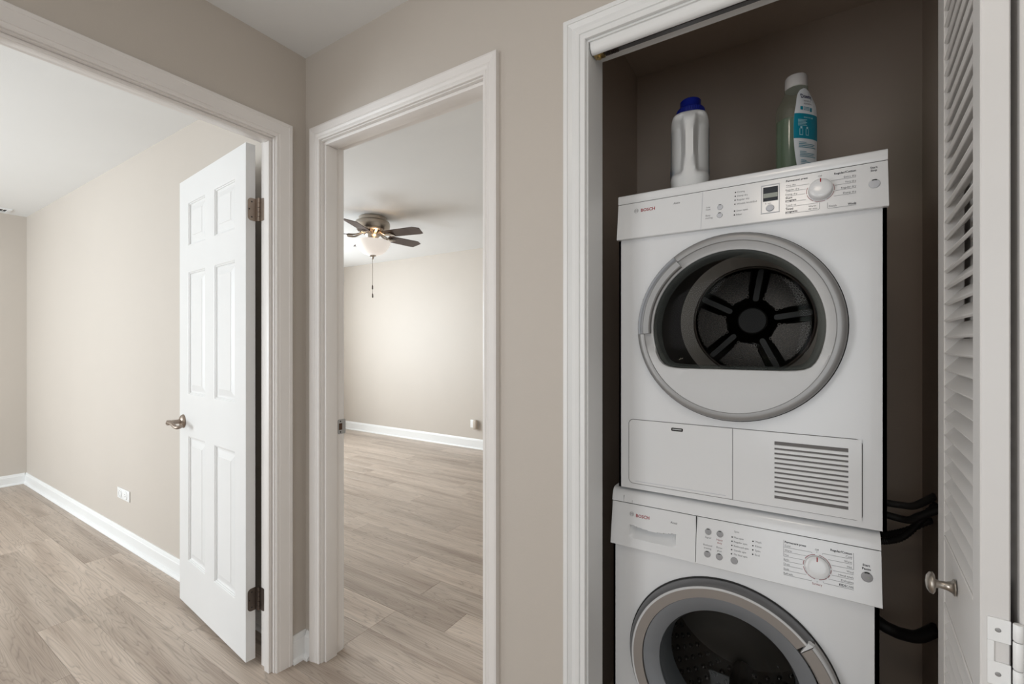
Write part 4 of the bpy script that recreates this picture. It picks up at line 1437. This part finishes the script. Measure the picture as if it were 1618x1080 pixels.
lathe(bm, [(0.0385, 0.2545), (0.0395, 0.258), (0.0395, 0.2785), (0.037, 0.282), (0.0305, 0.2830), (0.030, 0.284), (0.0295, 0.3055), (0.027, 0.3085), (0.0, 0.3085)], 'z', (0.002, 0.005, 0), 48)
link_mesh('screw_cap', bm, M['blue_cap'], jug, 35)
bm = bmesh.new()
for i in range(40):
    a = 2 * PI * i / 40
    lathe(bm, [(0.0013, 0.260), (0.0013, 0.277)], 'z', (0.002 + 0.0393 * math.cos(a), 0.005 + 0.0393 * math.sin(a), 0), 6)
tag(link_mesh('cap_ribs', bm, M['blue_cap'], jug, 60), kind='stuff')
for sgn, mat, za, zb in ((1, 'label_blue', 0.012, 0.085), (-1, 'label_blue', 0.012, 0.10)):
    bm = bmesh.new()
    L = []
    for h in (za, (za + zb) / 2, zb):
        a = 0.0545 * (1 - 0.10 * (1 - sm(0.0, 0.07, h))) + 0.0006
        L.append([(sgn * a * (1 - 0.02 * k * k), -0.035 + 0.1 * (k + 1) / 2, h) for k in (-1, -0.5, 0, 0.5, 1)])
    loft(bm, L, False)
    link_mesh('side_label', bm, M[mat], jug, 30)

# ------------------------------------------------------------------ clear softener bottle with label
bot = tag(empty('softener_bottle', (1.7005, 0.325, ZT + 0.0005), math.radians(48)), 'clear green softener bottle with teal and white label and grey cap on the dryer top', 'bottle')


def bot_ab(h):
    a = 0.0535 * (0.93 + 0.07 * sm(0, 0.012, h)) * (1 - 0.52 * sm(0.185, 0.252, h) ** 1.2)
    b = 0.0345 * (0.93 + 0.07 * sm(0, 0.012, h)) * (1 - 0.28 * sm(0.19, 0.252, h))
    return a, b


def bot_pt(t, h, off=0.0):
    a, b = bot_ab(h)
    c, s = math.cos(t), math.sin(t)
    e = 0.78
    return ((a + off) * math.copysign(abs(c) ** e, c), (b + off) * math.copysign(abs(s) ** e, s), h)


bhs = [0, 0.002, 0.006, 0.012, 0.05, 0.1, 0.15, 0.185, 0.195, 0.205, 0.215, 0.225, 0.235, 0.243, 0.25, 0.254]
bm = bmesh.new()
loft(bm, [[bot_pt(2 * PI * i / 64, h) for i in range(64)] for h in bhs], True, True, True)
link_mesh('bottle_body', bm, M['bottle'], bot, 60)
bm = bmesh.new()
loft(bm, [[bot_pt(2 * PI * i / 48, h, -0.0022) for i in range(48)] for h in (0.003, 0.012, 0.06, 0.12, 0.165)], True, True, True)
link_mesh('softener_fill', bm, M['liquid'], bot, 60)
bm = bmesh.new()
loft(bm, [[((r * 0.0262) * math.cos(2 * PI * i / 48), (r * 0.0255) * math.sin(2 * PI * i / 48), h) for i in range(48)] for r, h in ((1.0, 0.2535), (1.0, 0.259), (1.02, 0.2605), (1.0, 0.283), (0.93, 0.2865))], True, True, True)
link_mesh('flip_cap', bm, M['cap_grey'], bot, 35)
# label on the broad face (local -y): parameter s across (-1..1), h up


def lab_pt(x, h, off):
    a, b = bot_ab(h)
    q = min(0.999, abs(x) / a)
    c = q ** (1 / 0.78)
    s = -math.sqrt(max(0, 1 - c * c))
    return (x, (b + off) * -(abs(s) ** 0.78) , h)


def lab_half(h):
    v = (h - 0.128) / 0.117
    return 0.0395 * math.sqrt(max(0.0, 1 - abs(v) ** 2.4)) if h > 0.128 else 0.0395 * (1 - 0.30 * ((0.128 - h) / 0.117) ** 2)


def lab_patch(name, h0, h1, mat, off, parent, n=18):
    bm = bmesh.new()
    L = []
    for j in range(n + 1):
        h = h0 + (h1 - h0) * j / n
        w = max(0.0006, lab_half(h))
        L.append([lab_pt(w * (2 * i / 16 - 1), h, off) for i in range(17)])
    loft(bm, L, False)
    return link_mesh(name, bm, mat, parent, 60)


lab = lab_patch('front_label', 0.010, 0.2445, M['label_white'], 0.0007, bot, 40)
band = lab_patch('label_band', 0.107, 0.172, M['label_teal'], 0.0011, bot)


def lab_text(txt, x0, x1, h, mat, bold, parent, ys=None):
    src, w = text_bm(txt, bold)
    k = (x1 - x0) / w
    ys = ys or k
    dst = bmesh.new()
    merge(dst, src, lambda c: lab_pt(x0 + c.x * k, h + c.y * ys, 0.0017))
    src.free()
    tag(link_mesh('label_lettering', dst, M[mat], parent, 0), kind='stuff')


lab_text('Downy', -0.018, 0.016, 0.214, 'label_navy', True, lab, 0.017)
lab_text('RINSE &', -0.012, 0.010, 0.2035, 'ink', False, lab)
lab_text('REFRESH', -0.013, 0.011, 0.1955, 'ink', False, lab)
lab_text('HOW TO USE', -0.014, 0.016, 0.1600, 'label_pale', True, band)
bm = bmesh.new()
def lab_bar(bm, x0, x1, h0, h1, off=0.0017):
    n = 6
    loft(bm, [[lab_pt(x0 + (x1 - x0) * i / n, h, off) for i in range(n + 1)] for h in (h0, h1)], False)
for k in range(5):
    lab_bar(bm, -0.030, -0.004 - 0.004 * (k % 2), 0.1545 - k * 0.0036, 0.1560 - k * 0.0036)
# little outline bottle pictograms
for x in (-0.026, -0.008):
    lab_bar(bm, x, x + 0.0012, 0.116, 0.132); lab_bar(bm, x + 0.008, x + 0.0092, 0.116, 0.132); lab_bar(bm, x, x + 0.0092, 0.115, 0.1165); lab_bar(bm, x + 0.002, x + 0.0072, 0.132, 0.1375)
tag(link_mesh('label_print', bm, M['label_pale'], band, 0), kind='stuff')
bm = bmesh.new()
for blk, (h, rows) in enumerate(((0.096, 4), (0.072, 4), (0.049, 3))):
    for k in range(rows):
        lab_bar(bm, -0.028 + 0.003 * blk, (0.026 if k else -0.006) - 0.004 * (k % 3), h - k * 0.0042, h - k * 0.0042 + 0.0014)
lab_bar(bm, -0.022, -0.014, 0.016, 0.034)
lab_bar(bm, -0.024, -0.0165, 0.181, 0.190)
lab_bar(bm, 0.006, 0.012, 0.178, 0.188)
for k in range(3):
    lab_bar(bm, -0.014, 0.004, 0.1810 + k * 0.0034, 0.1822 + k * 0.0034)
tag(link_mesh('label_print', bm, M['label_teal'], lab, 0), kind='stuff')
bm = bmesh.new()
for x in (-0.010, -0.004, 0.001, 0.007, 0.013):
    lab_bar(bm, x, x + 0.0035, 0.026, 0.033); lab_bar(bm, x, x + 0.0028, 0.016, 0.021)
tag(link_mesh('label_symbols', bm, M['label_navy'], lab, 0), kind='stuff')

# ------------------------------------------------------------------ ceiling fan in the den
FX, FY = -1.60, 1.71
fan = tag(empty('ceiling_fan', (FX, FY, H)), 'five blade ceiling fan with nickel housing and lit glass bowl on the den ceiling', 'ceiling fan')
lathe_obj('motor_housing', [(0.118, -0.0005), (0.124, -0.004), (0.122, -0.030), (0.128, -0.034), (0.150, -0.044), (0.155, -0.060), (0.153, -0.074), (0.156, -0.076), (0.150, -0.105), (0.132, -0.128), (0.115, -0.134), (0.0, -0.134)], M['nickel'], fan, 'z', (0, 0, 0), 64)
bm = bmesh.new()
for k in range(15):
    a = 2 * PI * k / 15
    d = Vector((math.cos(a), math.sin(a), 0)); s = Vector((-d.y, d.x, 0))
    lo = []
    for r, z in ((0.068, -0.160), (0.118, -0.133)):
        lo.append([d * r + s * w + Vector((0, 0, z + q)) for w, q in ((-0.011, 0), (0.011, 0), (0.011, 0.006), (-0.011, 0.006))])
    loft(bm, lo, True, True, True)
link_mesh('vent_fins', bm, M['bronze'], fan, 30)
lathe_obj('switch_housing', [(0.070, -0.134), (0.066, -0.165), (0.050, -0.185), (0.050, -0.205), (0.075, -0.214), (0.0, -0.214)], M['nickel'], fan, 'z', (0, 0, 0), 40)
lathe_obj('light_bowl', [(0.150, -0.218), (0.160, -0.222), (0.158, -0.236), (0.146, -0.268), (0.120, -0.305), (0.085, -0.334), (0.040, -0.350), (0.0, -0.354)], M['bowl'], fan, 'z', (0, 0, 0), 56)
lathe_obj('finial', [(0.034, -0.346), (0.030, -0.356), (0.012, -0.364), (0.008, -0.376), (0.010, -0.382), (0.0, -0.388)], M['nickel'], fan, 'z', (0, 0, 0), 24)
blade_p = arm_p = None
for k in range(5):
    a = math.radians(32.32 + (-22 + 72 * k))
    if blade_p is None:
        bm = bmesh.new()
        prof = [(0.155, -0.052), (0.20, -0.058), (0.47, -0.066), (0.525, -0.035), (0.505, 0.060), (0.47, 0.066), (0.20, 0.058), (0.155, 0.052)]
        tilt = math.radians(-13)
        loft(bm, [[(u, v * math.cos(tilt), -0.168 + v * math.sin(tilt) + h) for u, v in prof] for h in (0.0, 0.006)], True, True, True)
        blade_p = link_mesh('blade', bm, M['blade'], fan, 30)
        bm = bmesh.new()
        for v in (-0.020, 0.020):
            tube(bm, [(0.085, v * 0.4, -0.140), (0.12, v * 0.9, -0.160), (0.16, v * 1.3, -0.174 + v * 0.2), (0.215, v * 1.2, -0.175 + v * 0.2)], 0.008, 8)
        box(bm, 0.175, 0.225, -0.040, 0.040, -0.181, -0.176, bevel=0.002)
        arm_p = link_mesh('blade_arm', bm, M['nickel'], fan, 40)
        b_, a_ = blade_p, arm_p
    else:
        b_, a_ = share(blade_p, parent=fan), share(arm_p, parent=fan)
    b_.rotation_euler = (0, 0, a); a_.rotation_euler = (0, 0, a)
for dx, zend in ((0.028, -0.66), (0.018, -0.735)):
    bm = bmesh.new()
    tube(bm, [(dx * 0.8, -dx * 0.8, -0.35), (dx * 0.8, -dx * 0.8, (zend - 0.35) / 2), (dx * 0.8, -dx * 0.8, zend + 0.03)], 0.0014, 6)
    ch = link_mesh('pull_chain', bm, M['nickel'], fan, 60)
    bm = bmesh.new()
    lathe(bm, [(0.002, zend + 0.032), (0.006, zend + 0.024), (0.0065, zend), (0.004, zend - 0.006), (0.0, zend - 0.008)], 'z', (dx * 0.8, -dx * 0.8, 0), 14)
    link_mesh('chain_fob', bm, M['bronze_dark'], ch, 40)
pl = bpy.data.lights.new('fan_bulb', 'POINT')
pl.energy = 0.45; pl.color = (1.0, 0.66, 0.36); pl.shadow_soft_size = 0.02
po = bpy.data.objects.new('fan_bulb', pl); COL.objects.link(po); po.location = (FX + 0.085, FY - 0.03, H - 0.205)

# ------------------------------------------------------------------ hall ceiling lamp (above the camera, mirrored in the dryer panel)
lamp = tag(empty('ceiling_lamp', (1.66, -1.16, H)), 'round flush ceiling lamp on the hall ceiling', 'ceiling lamp')
lathe_obj('lamp_base', [(0.165, -0.0005), (0.165, -0.018), (0.150, -0.022), (0.0, -0.022)], M['nickel'], lamp, 'z', (0, 0, 0), 40)
lathe_obj('lamp_shade', [(0.148, -0.0225), (0.146, -0.040), (0.125, -0.065), (0.080, -0.082), (0.0, -0.088)], M['lamp'], lamp, 'z', (0, 0, 0), 40)

# ------------------------------------------------------------------ outlets and ceiling register
out1 = tag(empty('wall_outlet', (-1.94, 0.0, 0.309)), 'white outlet plate lying sideways on the bedroom wall above the baseboard', 'outlet')
bm = bmesh.new()
box(bm, -0.099, 0.099, -0.006, -0.0003, -0.034, 0.034, bevel=0.002)
link_mesh('cover_plate', bm, M['outlet'], out1, 30)
for x in (-0.042, 0.042):
    bm = bmesh.new()
    lathe(bm, [(0.026, -0.0055), (0.026, -0.0085), (0.0245, -0.0095), (0.0, -0.0095)], 'y', (x, 0, 0), 24)
    rc = link_mesh('receptacle', bm, M['outlet'], out1, 30)
    bm = bmesh.new()
    if x > 0:
        for a, b in ((-0.008, -0.009), (-0.008, 0.006)):
            box(bm, x + a, x + a + 0.010, -0.0099, -0.0094, b, b + 0.003)
        lathe(bm, [(0.003, -0.0094), (0.003, -0.0099), (0.0, -0.0099)], 'y', (x + 0.012, 0, 0), 10)
    else:
        lathe(bm, [(0.0195, -0.0094), (0.0195, -0.0099), (0.0180, -0.0099), (0.0180, -0.0094)], 'y', (x, 0, 0), 24, cap=False)
    tag(link_mesh('socket_slots', bm, M['slot_grey'], rc, 0), kind='stuff')
out2 = tag(empty('wall_outlet', (-1.63, YN, 0.298)), 'white outlet plate with plug-in device on the far den wall', 'outlet')
bm = bmesh.new()
box(bm, -0.058, 0.058, -0.006, -0.0003, -0.048, 0.048, bevel=0.002)
link_mesh('cover_plate', bm, M['outlet'], out2, 30)
bm = bmesh.new()
box(bm, 0.006, 0.062, -0.050, -0.006, -0.060, 0.056, bevel=0.014, seg=3)
link_mesh('plug_in_device', bm, M['plug'], out2, 40)

ven = tag(empty('ceiling_vent', (-4.125, -0.30, H)), 'white slotted air register on the bedroom ceiling by the far wall', 'air vent')
bm = bmesh.new()
for e in ((-0.078, 0.078, 0.150, 0.172), (-0.078, 0.078, -0.172, -0.150), (-0.078, -0.056, -0.150, 0.150), (0.056, 0.078, -0.150, 0.150)):
    box(bm, e[0], e[1], e[2], e[3], -0.009, -0.0003)
link_mesh('vent_frame', bm, M['ceiling'], ven, 30)
box_obj('vent_duct', (-0.056, 0.056, -0.150, 0.150, -0.0012, -0.0004), M['gap'], ven)
vp = None
for k in range(7):
    if vp is None:
        bm = bmesh.new()
        prism(bm, [(-0.005, -0.008), (0.005, -0.002), (0.005, -0.001), (-0.005, -0.007)], -0.056, 0.056)
        vp = o = link_mesh('vent_slat', bm, M['ceiling'], ven, 0)
    else:
        o = share(vp, parent=ven)
    o.location = (0, -0.13 + k * 0.043, 0)
